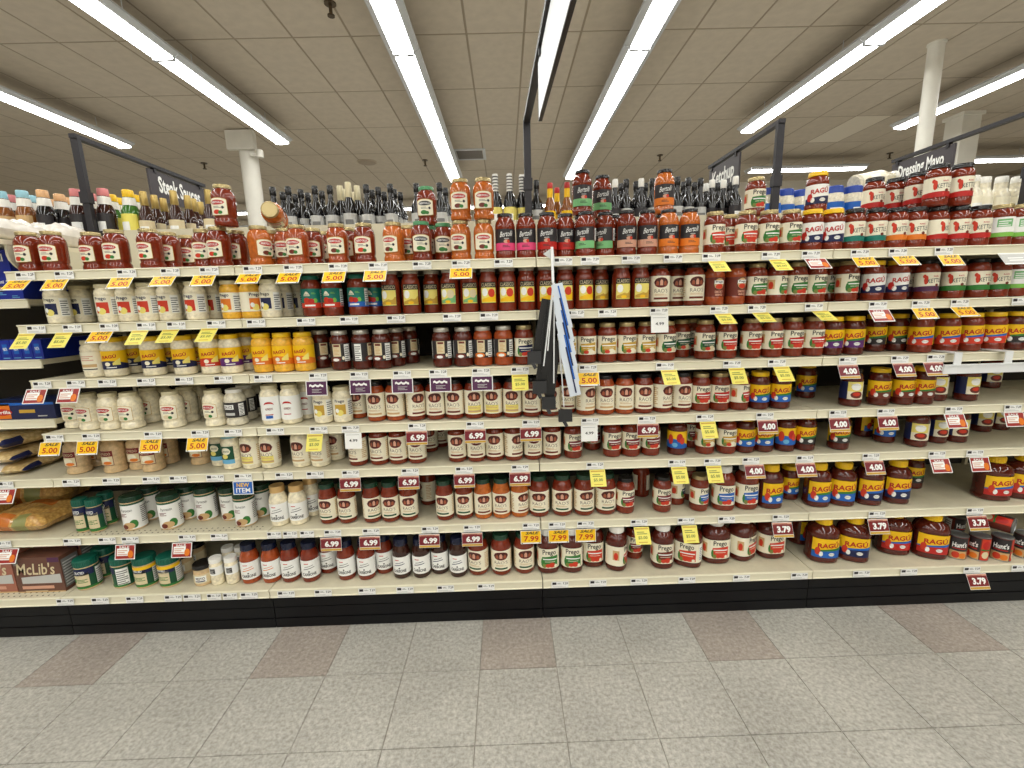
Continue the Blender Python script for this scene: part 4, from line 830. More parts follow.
def far_meshes(k):
    if k in _far: return _far[k]
    nm, R, H, con, cap, lab, de = FAR[k]; b = MB(); c = MB()
    if k in ('my',):
        pr = [(.9, 0), (1, .03), (1, .74), (.9, .82), (.84, .85)]; cr, c0 = .88, .84; l0, l1 = .15, .65
    elif k in ('vb', 'vw', 'dt'):
        pr = [(.9, 0), (1, .02), (1, .56), (.9, .63), (.55, .71), (.40, .76), (.38, .88)]; cr, c0 = .46, (.86 if k != 'dt' else .74); l0, l1 = .1, .5
    elif k in ('gd', 'ht', 'fl'):
        pr = [(.9, 0), (1, .02), (1, .55), (.85, .64), (.5, .74), (.42, .80), (.4, .9)]; cr, c0 = .50, (.76 if k != 'ht' else .9); l0, l1 = .1, .5
    else:
        pr = [(.9, 0), (1, .02), (1, .3), (.94, .42), (1, .55), (.95, .66), (.7, .74), (.62, .78), (.62, .88)]; cr, c0 = .62, .87; l0, l1 = .08, .6
    b.lathe([(r * R, z * H) for r, z in pr], sauce(con), 16)
    c.lathe([(cr * R * .96, c0 * H), (cr * R, c0 * H + .002), (cr * R * (.95 if c0 > .8 else .9), H - .004), (cr * R * .85, H), (0, H)], lidm(cap), 14)
    if k in ('bb', 'bi', 'bu', 'gn'): c.lathe([(.74 * R, .745 * H), (.66 * R, .87 * H)], lidm('white'), 14)
    if k == 'ht': c.lathe([(.5 * R, .74 * H), (.5 * R, .895 * H)], ink('yellow'), 14)
    if k == 'dt':
        for q in range(5): c.lathe([(cr * R * 1.02, (.77 + q * .045) * H), (cr * R * 1.02, (.785 + q * .045) * H)], ink('charcoal'), 14)
    L = Label(R, l0 * H, (l1 - l0) * H); L.band(-1.5 * R, 1.5 * R, 0, 1, lab, 0); L.band(-.6 * R, .6 * R, .35, .75, 'white' if lab != 'ltgrey' else 'grey', 1); L.ell(0, .25, .3 * R, .12, 'gold', 1)
    _far[k] = [('bottle_body', b.mesh('bottle_body', 50)), ('cap', c.mesh('cap', 40)), ('label', L.mb.mesh('label', 40))]
    return _far[k]
FP = []
def far(k, *xs, row=0):
    R, H = FAR[k][1], FAR[k][2]
    for px in xs:
        y = YB + .055 + R + row * .105; z = FARZ
        x = x_at(px, y, z + H * .75)
        for _ in range(30):
            if not [q for q in FP if math.hypot(q[1] - x, q[2] - y) < (q[3] + R) * 1.01]: break
            y += .008; x = x_at(px, y, z + H * .75)
        FP.append((k, x, y, R, px))
far('bu', 3.5, 25); far('bi', 13, 78, 93, 105); far('bu', 35, row=1); far('bb', 45, 62); far('bb', 53, 70, row=1); far('gn', 113, 130); far('gn', 121, 137, row=1)
far('gd', 145, 156, 175, 209.5); far('gd', 165, 189, 195, 202, row=1); far('vb', 274, 289.5, 302, 316, 331); far('vb', 284, 296.5, 309, 323, row=1); far('fl', 341, 349, 358); far('fl', 345, 354, row=1)
far('vb', 367, 379, 391); far('vb', 373, 385, 395, 401, row=1); far('vb', 417, 440); far('vb', 446, row=1); far('dt', 495.5, 509.6, 522); far('vb', 536.5); far('ht', 550, 567); far('ht', 557, row=1)
far('vw', 615, 641); far('vb', 626, 636, 652); far('vb', 621, 645, row=1); far('vb', 677, 688, 700); far('vb', 683, 694, row=1); far('vw', 705.5, 711.6, 723, 735); far('vb', 717, 729, row=1)
far('my', 770, 784, 800, 833, 852); far('my', 777, 791, 841, row=1); far('wb', 972, 983, 1000, 1016)
fg = {}
for q in FP: fg.setdefault(q[0], []).append(q)
for k, qs in fg.items():
    qs.sort(key=lambda q: q[4])
    for i, (k_, x, y, R, px) in enumerate(qs):
        e = empty(FAR[k][0], (x, y, FARZ + .0004), random.uniform(-.3, .3))
        tag(e, f'{ORD[i]} from left of {num(len(qs))} {FAR[k][6]} behind the top shelf', 'jar' if k == 'my' else 'bottle', FAR[k][6] + ' behind the top shelf')
        for pn, me in far_meshes(k): obj(pn, me, e)
# squeeze bottle lying across the jars and bread bags at the far right
p = at_y(874, 180, YB + .2)
e = empty('dressing_bottle', p); e.rotation_euler = (0, math.radians(80), math.radians(8)); tag(e, 'pale squeeze bottle lying across the blue-lidded jars', 'bottle')
for pn, me in far_meshes('wb'): obj(pn, me, e, (0, 0, -.13))

# ------------------------------------------------------------------ bags and boxes of pasta
def pouch_mesh(lx, ly, lz, mats, seed, amp=.12, n=22, m=16, front=None):
    rnd = random.Random(seed); ph = [rnd.uniform(0, 6.28) for _ in range(8)]
    b = MB(); vs = []; fs = []; ms = []
    def pnt(i, j, sgn):
        u = -1 + 2 * i / n; v = -1 + 2 * j / m
        prof = max(0, (1 - abs(u) ** 4)) ** .42 * max(0, (1 - abs(v) ** 4)) ** .4
        wob = amp * (math.sin(3.1 * u + ph[0]) * math.cos(2.7 * v + ph[1]) + .7 * math.sin(7.3 * u + 4 * v + ph[2]) + .5 * math.cos(9 * v - 5 * u + ph[3]) + .4 * math.sin(17 * u + ph[4]) * math.sin(13 * v + ph[5]))
        z = sgn * prof * .5 * (1 + (wob if sgn > 0 else .25 * wob)) + .5
        return (u * lx / 2 * (1 + .03 * math.sin(5 * v + ph[6])), v * ly / 2 * (1 + .03 * math.sin(6 * u + ph[7])), z * lz)
    for sgn in (1, -1):
        o = len(vs)
        for j in range(m + 1):
            for i in range(n + 1): vs.append(pnt(i, j, sgn))
        for j in range(m):
            for i in range(n):
                q = [o + j * (n + 1) + i, o + j * (n + 1) + i + 1, o + (j + 1) * (n + 1) + i + 1, o + (j + 1) * (n + 1) + i]
                fs.append(q if sgn > 0 else q[::-1]); ms.append(front(-1 + 2 * (i + .5) / n, -1 + 2 * (j + .5) / m, sgn) if front else 0)
    for k, mt in enumerate(mats):
        sel = [f for f, x in zip(fs, ms) if x == k]
        if sel: b.add(vs, sel, mt)
    lo = min(v[2] for v in b.v); b.v = [(x, y, z - lo) for x, y, z in b.v]
    return b.mesh('pouch', 60)
def pasta_mat(name, a, b, scale):
    m = bpy.data.materials.new(name); m.use_nodes = True; nt = m.node_tree; bs = nt.nodes['Principled BSDF']
    tc = nt.nodes.new('ShaderNodeTexCoord'); v = nt.nodes.new('ShaderNodeTexVoronoi'); v.inputs['Scale'].default_value = scale
    r = nt.nodes.new('ShaderNodeValToRGB'); r.color_ramp.elements[0].color = lin(a) + (1,); r.color_ramp.elements[1].color = lin(b) + (1,); r.color_ramp.elements[1].position = 1.0
    bp = nt.nodes.new('ShaderNodeBump'); bp.inputs['Strength'].default_value = .5; bp.inputs['Distance'].default_value = .004
    nt.links.new(tc.outputs['Object'], v.inputs['Vector']); nt.links.new(v.outputs['Distance'], r.inputs['Fac']); nt.links.new(r.outputs[0], bs.inputs['Base Color'])
    nt.links.new(v.outputs['Distance'], bp.inputs['Height']); nt.links.new(bp.outputs[0], bs.inputs['Normal'])
    bs.inputs['Roughness'].default_value = .3; bs.inputs['Coat Weight'].default_value = .7; bs.inputs['Coat Roughness'].default_value = .1
    return m
M_NOODLE = pasta_mat('egg_noodles', (238, 196, 112), (180, 124, 58), 80)
M_SHELLS = pasta_mat('pasta_shells', (236, 214, 160), (180, 144, 84), 60)
M_FILMW = mat('white_film', (222, 216, 206), rough=.25, noise=.12, nscale=24, bump=.6)
M_FILMO = mat('orange_film', (206, 120, 52), rough=.25, noise=.1, nscale=30)
def bag(name, label, px, py, Y, z, size, mats, seed, rz=0, front=None, rx=0, cat='bag', grp=None):
    x = x_at(px, Y, z + size[2] / 2)
    me = pouch_mesh(*size, mats, seed, front=front)
    o = obj(name, me, None, (x, Y, z + .0005)); o.rotation_euler = (rx, 0, rz)
    return tag(o, label, cat, grp)
M_ORZ, M_LBLG = mat('print_orange2', (222, 140, 70), rough=.3), mat('print_green2', (150, 150, 90), rough=.3)
M_NAVYP = ink('navy')
band_front = lambda u, v, s: 2 if (v < -.3 and u > .93) else (1 if (v < .1 and u < .5) else 0)
zE, zF, zG = ROWS['E'][0], ROWS['F'][0], ROWS['G'][0]
YE_, YF_, YG_ = ROWS['E'][1], ROWS['F'][1], ROWS['G'][1]
bag('pasta_bag', 'lowest white and clear pasta bag in the stack beside tan jars', 12, 0, YE_ + .17, zE, (.34, .25, .045), [M_SHELLS, M_FILMW, M_NAVYP], 3, .05, band_front, grp='stacked pasta bags')
bag('pasta_bag', 'middle white and clear pasta bag in the stack beside tan jars', 6, 0, YE_ + .17, zE + .052, (.34, .25, .05), [M_SHELLS, M_FILMW, M_NAVYP], 4, -.04, band_front, grp='stacked pasta bags')
bag('pasta_bag', 'topmost crumpled pasta bag in the stack beside tan jars', 2, 0, YE_ + .18, zE + .110, (.33, .24, .07), [M_SHELLS, M_FILMW, M_NAVYP], 5, -.12, band_front, grp='stacked pasta bags')
nf = lambda u, v, s: 1 if (s > 0 and v > .1 and abs(u) < .5) or (v < -.68 and -.5 < u < 0) else (2 if v < -.68 and .05 < u < .5 else 0)
bag('noodle_bag', 'front orange egg noodle bag beside slim green shakers', 36, 0, YF_ + .15, zF, (.30, .23, .085), [M_NOODLE, M_FILMO, M_LBLG], 8, -.02, nf, grp='egg noodle bags')
bag('noodle_bag', 'egg noodle bag cut off by the left picture edge', -22, 0, YF_ + .15, zF, (.17, .2, .11), [M_NOODLE, M_ORZ, M_LBLG], 9, .2, None, grp='egg noodle bags')
bag('noodle_bag', 'rear egg noodle bag lying on the orange one', 40, 0, YF_ + .40, zF, (.40, .2, .13), [M_NOODLE, M_FILMO, M_LBLG], 10, .05, nf, grp='egg noodle bags')
def carton(name, label, x0, x1, y0, dy, z0, dz, col, draw, cat='box', grp=None, side=None):
    e = empty(name, ((x0 + x1) / 2, y0, z0 + .0004)); tag(e, label, cat, grp)
    hw = (x1 - x0) / 2
    b = MB(); b.box(-hw, hw, 0, dy, 0, dz, col); b.build('carton', e)
    if draw:
        L = Label(None, 0, dz); draw(L, hw); o = L.mb.build('printed_front', e)
    if side:
        L = Label(None, 0, dz); side(L, dy / 2); o = L.mb.build('printed_side', e); o.rotation_euler.z = math.pi / 2; o.location = (hw, dy / 2, 0)
    return e
M_BLUE = mat('carton_blue', (24, 44, 150), rough=.35); M_NAVY = mat('carton_navy', (26, 34, 78), rough=.35); M_BROWN = mat('carton_brown', (104, 66, 52), rough=.4, noise=.1, nscale=12); M_ROSE = mat('carton_rose', (168, 104, 84), rough=.4)
xs = SEC[1]
def d_blue(L, w): L.text('Ronzoni', 0, .74, w * .55, .14, 'white', 1); L.ell(0, .46, w * .42, .13, 'charcoal', 1); L.ell(0, .46, w * .3, .08, 'tan', 2); L.lines(-w * .3, w * .3, .2, .34, 2, 'skyblue', 1); L.lines(w * .5, w * .85, .08, .2, 2, 'skyblue', 1)
def d_blue2(L, w): L.text('RONZONI', 0, .7, w * 1.6, .3, 'white', 1, bold=.03); L.band(-w, -w * .7, 0, 1, 'ltgrey', 1); L.ell(0, .3, w * .5, .2, 'salmon', 1)
carton('pasta_box', 'blue pasta box lying on the upper left shelf', xs - .225, xs - .035, PY + .02, .2, P1, .1, M_BLUE, d_blue, grp='blue pasta boxes')
carton('pasta_box', 'blue pasta box on top of another, behind red jar', xs - .30, xs - .075, PY + .03, .16, P1 + .1005, .105, M_BLUE, d_blue2, grp='blue pasta boxes')
def d_spine(L, w): L.band(-w * .5, w * .5, .3, .8, 'blue', 1); L.text('PASTA', 0, .55, w * .8, .16, 'white', 2); L.lines(-w * .7, w * .7, .08, .16, 1, 'skyblue', 1)
for i in range(6):
    carton('pasta_box', f'{ORD[i]} upright blue pasta box from the right, front of its row', xs - .052 - i * .0455, xs - .009 - i * .0455, PY + .022, .1, P2, .085, M_BLUE, d_spine, grp='row of upright blue pasta boxes')
for r in range(2):
    carton('pasta_box', f'upright blue pasta box, {ORD[r]} behind the front row at its open end', xs - .052, xs - .009, PY + .126 + r * .104, .1, P2, .085, M_BLUE, d_spine, grp='row of upright blue pasta boxes')
def d_navy(L, w): L.band(-w, w, .85, 1, 'blue', 1); L.band(-w * .55, -w * .12, lambda t: .05, lambda t: .95, 'orange', 1); L.ell(-w * .33, .45, w * .26, .2, 'red', 2); L.text('Barilla', -w * .33, .45, w * .44, .2, 'white', 3); L.band(w * .1, w * .5, .38, .58, 'gold', 1); L.lines(w * .55, w * .8, .15, .3, 1, 'ltgrey', 1)
carton('pasta_box', 'navy pasta box with red oval lying above the bags', xs - .36, xs - .012, PY + .02, .09, P3, .075, M_NAVY, d_navy, grp='navy pasta boxes')
carton('pasta_box', 'navy pasta box behind the one with red oval', xs - .36, xs - .016, PY + .116, .09, P3, .075, M_NAVY, d_navy, grp='navy pasta boxes')
def d_brown(L, w):
    L.text("McLib's", -w * .06, .68, w * 1.6, .34, 'beige', 2, bold=.015, shear=.05); L.ell(-w * .86, .86, w * .12, .08, 'grey', 1); L.band(w * .5, w * .98, .86, .99, 'plum', 1)
    L.band(-w * .75, w * .92, .26, lambda t: .44 + .08 * t, 'ltgrey', 1); L.band(-w * .8, w * .55, .1, .19, 'salmon', 1); L.lines(-w * .7, w * .3, .03, .07, 1, 'beige', 1); L.band(-w, w, 0, .03, 'tan', 1)
def d_side(L, w): L.band(-w * .9, w * .9, .1, .9, 'grey', 1); L.lines(-w * .8, w * .8, .15, .85, 9, 'ltgrey', 2)
carton('lasagna_box', 'brown pasta box with white script on the bottom shelf', xs - .232, xs - .022, YG_ + .045, .085, zG, .17, M_BROWN, d_brown, grp='brown pasta boxes', side=d_side)
carton('lasagna_box', 'brown pasta box standing right behind the scripted one', xs - .232, xs - .022, YG_ + .14, .085, zG, .178, M_ROSE, d_brown, grp='brown pasta boxes', side=d_side)
carton('lasagna_box', 'rearmost brown pasta box on the bottom shelf', xs - .225, xs - .018, YG_ + .235, .085, zG, .185, M_BROWN, d_brown, grp='brown pasta boxes', side=d_side)
carton('lasagna_box', 'brown pasta box cut off by the left picture edge', xs - .45, xs - .242, YG_ + .05, .085, zG, .17, M_ROSE, d_brown, grp='brown pasta boxes')
# ledge above the pasta with soft white bags
P0 = at_y(5, 238, 1.85).z
e = empty('display_ledge', ((SEC[0] + SEC[1]) / 2, 1.85, P0)); tag(e, 'cream ledge carrying white bags above the blue boxes', 'shelf')
hw = (SEC[1] - SEC[0]) / 2
mb = MB(); mb.box(-hw, hw - .002, .004, YB - 1.895, -.02, 0, M_SHELF); mb.build('board', e)
mb = MB(); mb.box(-hw, hw - .002, -.004, .004, -.042, .002, M_RAIL); mb.build('price_rail', e)
mb = MB()
n = 10
pr = [(.03, -.02), (YB - 1.895, -.02), (YB - 1.895, -.2)] + [(YB - 1.895 - (YB - 1.925) * math.sin(math.pi / 2 * i / n), -.06 - .14 * math.cos(math.pi / 2 * i / n)) for i in range(1, n + 1)]
mb.prism_x(pr, hw - .012, hw - .003, M_PANEL); mb.build('end_bracket', e)
for dx, y, lz, sd, wd in ((.10, 1.985, .085, 21, 'behind the leftmost red jars'), (.275, 1.985, .09, 22, 'at the left picture edge'), (.10, 2.205, .10, 23, 'beside the dark sign post'), (.275, 2.205, .105, 24, 'under the pale blue caps')):
    me = pouch_mesh(.17, .205, lz, [M_FILMW], sd, amp=.2)
    tag(obj('rice_bag', me, None, (xs - dx, y, P0 + .0006)), f'crumpled soft white food bag on the ledge {wd}', 'bag', 'soft white bags on the ledge')

# ------------------------------------------------------------------ price tags
M_PAPER = mat('tag_paper', (232, 234, 236), rough=.5)
def tag_white():
    L = Label(None, 0, .03); L.band(-.038, .038, 0, 1, 'white', 0); L.band(-.034, -.016, .52, .9, 'charcoal', 1); L.lines(-.012, .008, .6, .85, 2, 'grey', 1); L.text('7.29', .024, .7, .022, .34, 'charcoal', 1); L.lines(-.034, .03, .12, .38, 2, 'ltgrey', 1)
    L.mb.box(-.038, .038, -.0003, .0006, 0, .03, M_PAPER)
    return L.mb.mesh('price_tag')
TW = tag_white()
def card(w, h, draw):
    L = Label(None, -h, h); L.mb.box(-w / 2, w / 2, -.0003, .0006, -h, 0, M_PAPER); draw(L, w); return L.mb.mesh('sale_tag')
def t_sale(price):
    def d(L, w):
        L.band(-w / 2, w / 2, 0, 1, 'white', 0); L.band(-w * .48, w * .48, .1, .97, 'yellow', 1); L.text('SALE', .006, .83, w * .6, .22, 'charcoal', 2, bold=.03, shear=.12); L.text(price, .002, .4, w * .72, .4, 'red', 2, bold=.02)
        L.band(-w * .46, -w * .4, .02, .08, 'black', 1); L.band(w * .4, w * .46, .02, .08, 'black', 1)
    return d
def t_red(price, band='maroon'):
    def d(L, w):
        L.band(-w / 2, w / 2, 0, 1, 'white', 0); L.band(-w * .49, w * .49, .2, .86, band, 1); L.band(-w * .49, w * .49, .02, .17, 'gold', 1); L.band(-w * .49, w * .49, .86, .97, 'salmon', 1); L.lines(-w * .4, w * .3, .88, .95, 1, 'maroon', 2); L.text(price, .004, .53, w * .68, .44, 'white', 3, bold=.05)
    return d
def t_promo(L, w):
    L.band(-w / 2, w / 2, 0, 1, 'white', 0); L.band(-w * .46, w * .46, .05, .95, 'brick', 1); L.band(-w * .4, w * .2, .25, .75, 'white', 2); L.lines(-w * .36, w * .14, .32, .7, 3, 'salmon', 3); L.ell(w * .28, .35, w * .14, .25, 'orange', 3); L.text('SALE', -w * .05, .83, w * .5, .14, 'white', 2)
def t_yellow(L, w):
    L.band(-w / 2, w / 2, 0, 1, 'lemon', 0); L.band(-w * .44, w * .44, .86, .94, 'gold', 1); L.lines(-w * .35, w * .35, .58, .78, 2, 'olive', 1); L.text('$5.00', 0, .38, w * .6, .2, 'olive', 2); L.lines(-w * .3, w * .3, .1, .2, 1, 'gold', 1)
def t_purple(L, w):
    L.band(-w / 2, w / 2, 0, 1, 'white', 0); L.band(-w * .46, w * .46, .06, .94, 'plum', 1); L.band(-w * .34, w * .32, lambda t: .6 + .05 * math.sin(18 * t), lambda t: .74 + .05 * math.sin(18 * t), 'white', 2); L.lines(-w * .22, w * .25, .22, .5, 3, 'ltgrey', 2, .35)
def t_white(L, w):
    L.band(-w / 2, w / 2, 0, 1, 'white', 0); L.text('4.99', 0, .52, w * .5, .18, 'charcoal', 1); L.lines(-w * .4, w * .4, .86, .94, 1, 'ltgrey', 1)
def t_new(L, w):
    L.band(-w / 2, w / 2, 0, 1, 'white', 0); L.band(-w * .46, w * .46, .06, .94, 'blue', 1); L.text('NEW', 0, .71, w * .62, .3, 'yellow', 2, bold=.02); L.text('ITEM', 0, .32, w * .7, .34, 'white', 2)
def t_plate(L, w): L.band(-w / 2, w / 2, 0, 1, 'white', 0); L.band(-w * .5, w * .5, .1, .9, 'ltgrey', 1); L.lines(-w * .3, w * .4, .3, .7, 2, 'white', 2)
CARDS = {'Y5': (.09, .058, t_sale('5.00'), 'yellow sale tags'), 'S7': (.092, .06, t_sale('7.99'), 'yellow 7.99 sale tags'), 'y': (.068, .075, t_yellow, 'plain lemon-yellow tags'), 'r6': (.092, .062, t_red('6.99'), 'maroon 6.99 tags'), 'r4': (.086, .062, t_red('4.00'), 'maroon 4.00 tags'),
         'r3': (.09, .066, t_red('3.79', 'dkred'), 'dark red 3.79 tags'), 'rs': (.088, .064, t_promo, 'red promotional tags'), 'p': (.09, .064, t_purple, 'purple tags'), 'w': (.072, .07, t_white, 'blank-looking white tags'), 'nw': (.088, .06, t_new, 'blue new-item tags'), 'pl': (.13, .06, t_plate, 'wide pale plates')}
_card = {k: card(*v[:3]) for k, v in CARDS.items()}
HANG = {
 'A': 'Y5:17,55,120,163,203,249,289,334,375,461 y:718,779 rs:817 Y5:865,905.5,951 pl:1017',
 'B': 'y:24,61.5 Y5:100 y:138,169,208 w:661 y:724,762,822 rs:881 Y5:925,964',
 'C': 'rs:34,67 p:315,359,401.5,440,482 y:520 Y5:589 y:670,738,783 r4:850,905,936',
 'D': 'Y5:48,85,149,196 y:314 w:352 r6:416,475,531 w:590 r6:649 y:709 r4:769,841,890 rs:957,1017',
 'E': 'rs:3 nw:241 r6:349,408,464,520 y:598,680,715 r4:755.6,807,876 rs:942,982',
 'F': 'rs:7,124,181 r6:330,369,429,472 S7:531,559,586 y:642,690 r3:783,879,978.5',
 'G': 'r3:979'}
TILT = dict(A=42, B=44, C=26, D=22, E=22, F=20, G=24)
TAGS = {
 'A': (25, 64, 126.5, 170, 209, 252.6, 293, 338, 378, 422, 461, 503.5, 563, 590, 631, 673, 711.6, 771, 811, 860, 898, 944),
 'B': (36, 72, 109, 146, 176, 216, 256, 306, 349, 396, 452, 489, 575, 607.5, 659, 719, 757, 814, 878, 921, 960, 1021),
 'C': (42, 75.6, 107, 146, 184, 223, 263, 318, 359, 402, 438, 481, 520, 588, 665, 732, 777, 848, 900, 936),
 'D': (54.5, 91, 153, 200, 233, 275, 318.5, 350.5, 417, 475, 531, 590, 647, 705, 765, 838, 886, 954, 1013),
 'E': (6, 71, 111, 151, 178, 215, 243, 284, 315, 350.5, 410, 464, 520, 595, 677, 712.5, 751, 805, 871, 937, 975),
 'F': (4, 72, 107, 130, 187, 219, 274, 290, 307, 332.6, 371, 430, 472, 531, 557, 585.6, 639, 686, 726.6, 781, 877, 975),
 'G': (65, 100, 134.5, 173, 192, 214, 230, 249, 286, 323, 367, 405, 445.5, 486, 560, 598, 639, 687, 741.5, 799.5, 861.6, 909, 972, 1020)}
for row in 'ABCDEFG':
    z, Y = ROWS[row]; T = TAGS[row]
    last = -9
    for i, px in enumerate(T):
        x = x_at(px, Y - .008, z - .02)
        o = obj('price_tag', TW, None, (x, Y - .0075, z - .0335)); o.rotation_euler.x = -.03
        o.scale.x = .82 if (row in 'FG' and i + 1 < len(T) and T[i + 1] - px < 18) or px - last < 18 else 1
        last = px
        tag(o, f'{ORD[i]} small white price tag from left on the {ROWNAME[row]} rail', 'price tag', f'white price tags, {ROWNAME[row]}')
    n = {}
    items = [(k, float(v)) for part in HANG[row].split() for k, vs in [part.split(':')] for v in vs.split(',')]
    for k, px in sorted(items, key=lambda t: t[1]): n.setdefault(k, []).append(px)
    for k, pxs in n.items():
        w_, h_, _, de = CARDS[k]
        for i, px in enumerate(pxs):
            t = TILT[row] + random.uniform(-4, 6) + (12 if k == 'y' and px > 512 else 0)
            if k in ('w', 'p', 'nw', 'r6', 'S7'): t = 6
            x = x_at(px, Y - .03, z - .06)
            o = obj('sale_tag', _card[k], None, (x, Y - (.016 if row == 'F' else .0115), z - .034)); o.rotation_euler = (-math.radians(t), 0, 0)
            one = de[:-1]
            tag(o, f'{ORD[i]} from left of {num(len(pxs))} {de} hanging below the {ROWNAME[row]}' if len(pxs) > 1 else f'single {one} hanging below the {ROWNAME[row]}', 'price tag', f'{de}, {ROWNAME[row]}')

# ------------------------------------------------------------------ aisle signs on posts
M_POST = mat('sign_post', (44, 42, 46), rough=.45, metal=.2)
M_SIGN = mat('sign_board', (62, 56, 60), rough=.45)
M_SIGNW = mat('sign_board_white', (214, 220, 224), rough=.3)
BARZ = at_y(527, 118, YB).z
def aisle_sign(label, px, py, text, s0, s1, end, side, drop=.16, toward=False, board=M_SIGN, hgt=None):
    """A post on the shelving and an arm running across it; the board hangs from the arm."""
    p = at_y(px, py, YB); z = p.z; x = p.x
    e = empty('aisle_sign', (x, YB + .035, TOPZ - .085)); tag(e, label, 'sign', 'aisle signs on posts')
    o = Vector((x, YB + .035, TOPZ - .085)); zz = z - o.z
    mb = MB(); mb.bar((0, 0, 0), (0, 0, zz), .035, .022, M_POST); mb.build('post', e)
    mb = MB(); mb.bar((0, 0, zz * .42), (0, 0, zz * .52), .045, .032, M_POST); mb.build('collar', e)
    sg = -1 if toward else 1
    mb = MB(); mb.bar((0, -.017 * sg, zz), (0, sg * end, zz), .02, .032, M_POST); mb.build('arm', e)
    a, b = sorted((sg * s0, sg * s1))
    mb = MB(); mb.box(-.006, .006, a, b, zz - .02 - drop, zz - .02, board); bd = mb.build('sign_board', e)
    if toward:
        mb = MB(); mb.box(-.007, .007, a - .005, a, zz - .025 - drop, zz - .012, M_POST); mb.box(-.007, .007, b, b + .005, zz - .025 - drop, zz - .012, M_POST); mb.box(-.007, .007, a, b, zz - .025 - drop, zz - .02 - drop, M_POST); mb.build('board_frame', e)
        q = at_z(551, 0, z); e.rotation_euler.z = math.atan((q.x - x) / (YB + .035 - q.y))
    for q in (a + .1 * (b - a), b - .1 * (b - a)):
        mb = MB(); mb.box(-.012, .012, q - .01, q + .01, zz - .035, zz + .002, M_POST); mb.build('clip', e)
    if text:
        L = Label(None, 0, drop); wd = (b - a)
        L.text(text, 0, .56, wd * .74, .58, 'white', 1, bold=.03)
        t = L.mb.build('lettering', bd); t.rotation_euler.z = math.pi / 2 if side > 0 else -math.pi / 2
        t.location = (.0065 * side, (a + b) / 2, zz - .02 - drop)
    return e
def along(px, py, post): return at_z(px, py, at_y(*post, YB).z).y - YB - .035
aisle_sign('charcoal sign reading steak sauces on a leaning dark post', 68, 134, 'Steak Sauces', along(147, 164, (68, 134)), along(207, 186, (68, 134)), along(207, 186, (68, 134)), 1, drop=.17)
aisle_sign('charcoal sign reading ketchup on a dark post', 785, 119, 'Ketchup', along(735, 148, (785, 119)), along(698, 168, (785, 119)), along(698, 168, (785, 119)), -1, drop=.2)
aisle_sign('charcoal sign reading dressing mayo beside the slim column', 1048, 106, 'Dressing Mayo', along(952, 139, (1048, 106)), along(884, 162, (1048, 106)), along(884, 162, (1048, 106)), -1, drop=.18)
aisle_sign('white sign board seen edge-on on a tall dark post', 527, 118, None, .58, 1.42, 1.5, 1, drop=.19, toward=True, board=M_SIGNW)

# ------------------------------------------------------------------ clip strips hanging from the top shelf
zA, YA = ROWS['A']; YC = YA - .06
M_BLK = mat('black_plastic', (20, 20, 22), rough=.4); M_WPL = mat('white_plastic', (230, 232, 232), rough=.4)
def cp(px, py, Y=YC): return at_y(px, py, Y)
e0 = Vector((cp(552, 250).x, YA - .006, zA)); e = empty('clip_strip_bundle', e0)
tag(e, 'bundle of black and white clip strips hanging from the top shelf', 'display strip')
rel = lambda v: tuple(Vector(v) - e0)
mb = MB()
a = cp(552, 247, YA - .02); b = cp(553, 283)
mb.bar(rel(a), rel(b), .010, .003, M_WPL)
q = [cp(543, 254, YA - .01), cp(553, 247, YA - .02), cp(555, 262, YA - .01)]
mb.add([rel(v) for v in q] + [rel(v + Vector((0, .003, 0))) for v in q], [(0, 2, 1), (3, 4, 5), (0, 1, 4, 3), (1, 2, 5, 4), (2, 0, 3, 5)], M_WPL)
mb.build('hanger', e)
def strip_bar(name, p0, p1, w, d, m, Y0=0, Y1=0):
    mb = MB(); mb.bar(rel(cp(*p0) + Vector((0, Y0, 0))), rel(cp(*p1) + Vector((0, Y1, 0))), w, d, m); return mb.build(name, e)
for i, (p0, p1, w) in enumerate((((546, 299), (536, 356), .034), ((551, 315), (541, 384), .05), ((556, 340), (549, 398), .04), ((553, 300), (545, 372), .036))):
    strip_bar('black_strip', p0, p1, w, .003, M_BLK, -.004 * i, -.006 * i)
for i, (p0, p1) in enumerate((((553, 282), (543, 365)), ((554, 283), (553, 382)), ((555, 284), (563, 405)), ((553, 283), (547, 350)), ((555, 284), (560, 370)))):
    strip_bar('white_strip', p0, p1, .005, .002, M_WPL, -.012 - .002 * i, -.03)
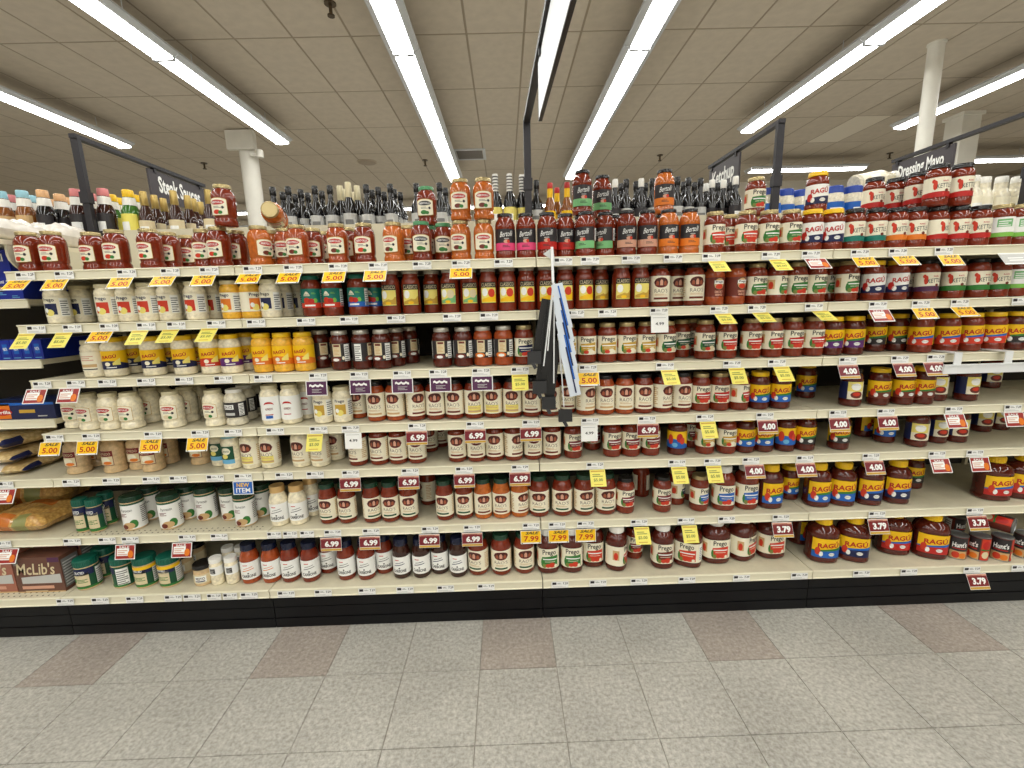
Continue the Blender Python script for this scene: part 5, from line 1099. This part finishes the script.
M_CARD = mat('strip_card', (214, 222, 232), rough=.35)
for i in range(6):
    t = i / 5
    p0 = (556 + 1.4 * i, 284 + 12 * i); p1 = (566 + 1.5 * i, 328 + 13 * i)
    strip_bar('sachet_card', p0, p1, .046, .0025, M_CARD, -.02 - .004 * i, -.034 - .004 * i)
    c = strip_bar('card_stripe', (p0[0] + 1.5, p0[1] + 2), (p1[0] + .5, p1[1] - 3), .006, .001, ink('navy') if i % 2 else ink('blue'), -.0225 - .004 * i, -.0365 - .004 * i)
for i, (px, py) in enumerate(((534, 357), (539, 386), (548, 401), (564, 413))):
    c = rel(cp(px, py) + Vector((0, -.02 - .006 * i, 0))); w_ = .028
    mb = MB()
    mb.add([(c[0] + sx * w_, c[1] + sy * .012 * (1 if sz < 0 else .25), c[2] + sz * .025) for sz in (-1, 1) for sx, sy in ((-1, -1), (1, -1), (1, 1), (-1, 1))], [(0, 3, 2, 1), (4, 5, 6, 7), (0, 1, 5, 4), (1, 2, 6, 5), (2, 3, 7, 6), (3, 0, 4, 7)], M_BLK)
    for k in (-1, 1): mb.bar((c[0] - .008, c[1] + k * .013, c[2] - .02), (c[0] + .004, c[1] + k * .02, c[2] - .042), .014, .002, M_BLK)
    mb.build('binder_clip', e)
# white frame clipped to the third shelf at the right
zC, YC3 = ROWS['C']
x0 = x_at(941, YC3 - .03, zC - .06); x1 = x_at(1060, YC3 - .03, zC - .06); ex = (x0 + x1) / 2
e = empty('shelf_sign_holder', (ex, YC3 - .012, zC - .02)); tag(e, 'white plastic sign holder clipped below the third shelf', 'sign holder')
mb = MB(); mb.box(x0 - ex, x1 - ex, -.03, -.024, -.062, -.026, M_WPL); mb.box(x0 - ex, x1 - ex, -.034, -.024, -.028, -.022, M_WPL); mb.build('channel', e)
for px in (950, 1000):
    xx = x_at(px, YC3, zC) - ex
    mb = MB(); mb.box(xx - .016, xx + .016, -.026, -.022, -.03, .028, M_WPL); mb.box(xx - .016, xx + .016, -.022, .10, .0235, .028, M_WPL); mb.build('strap', e)
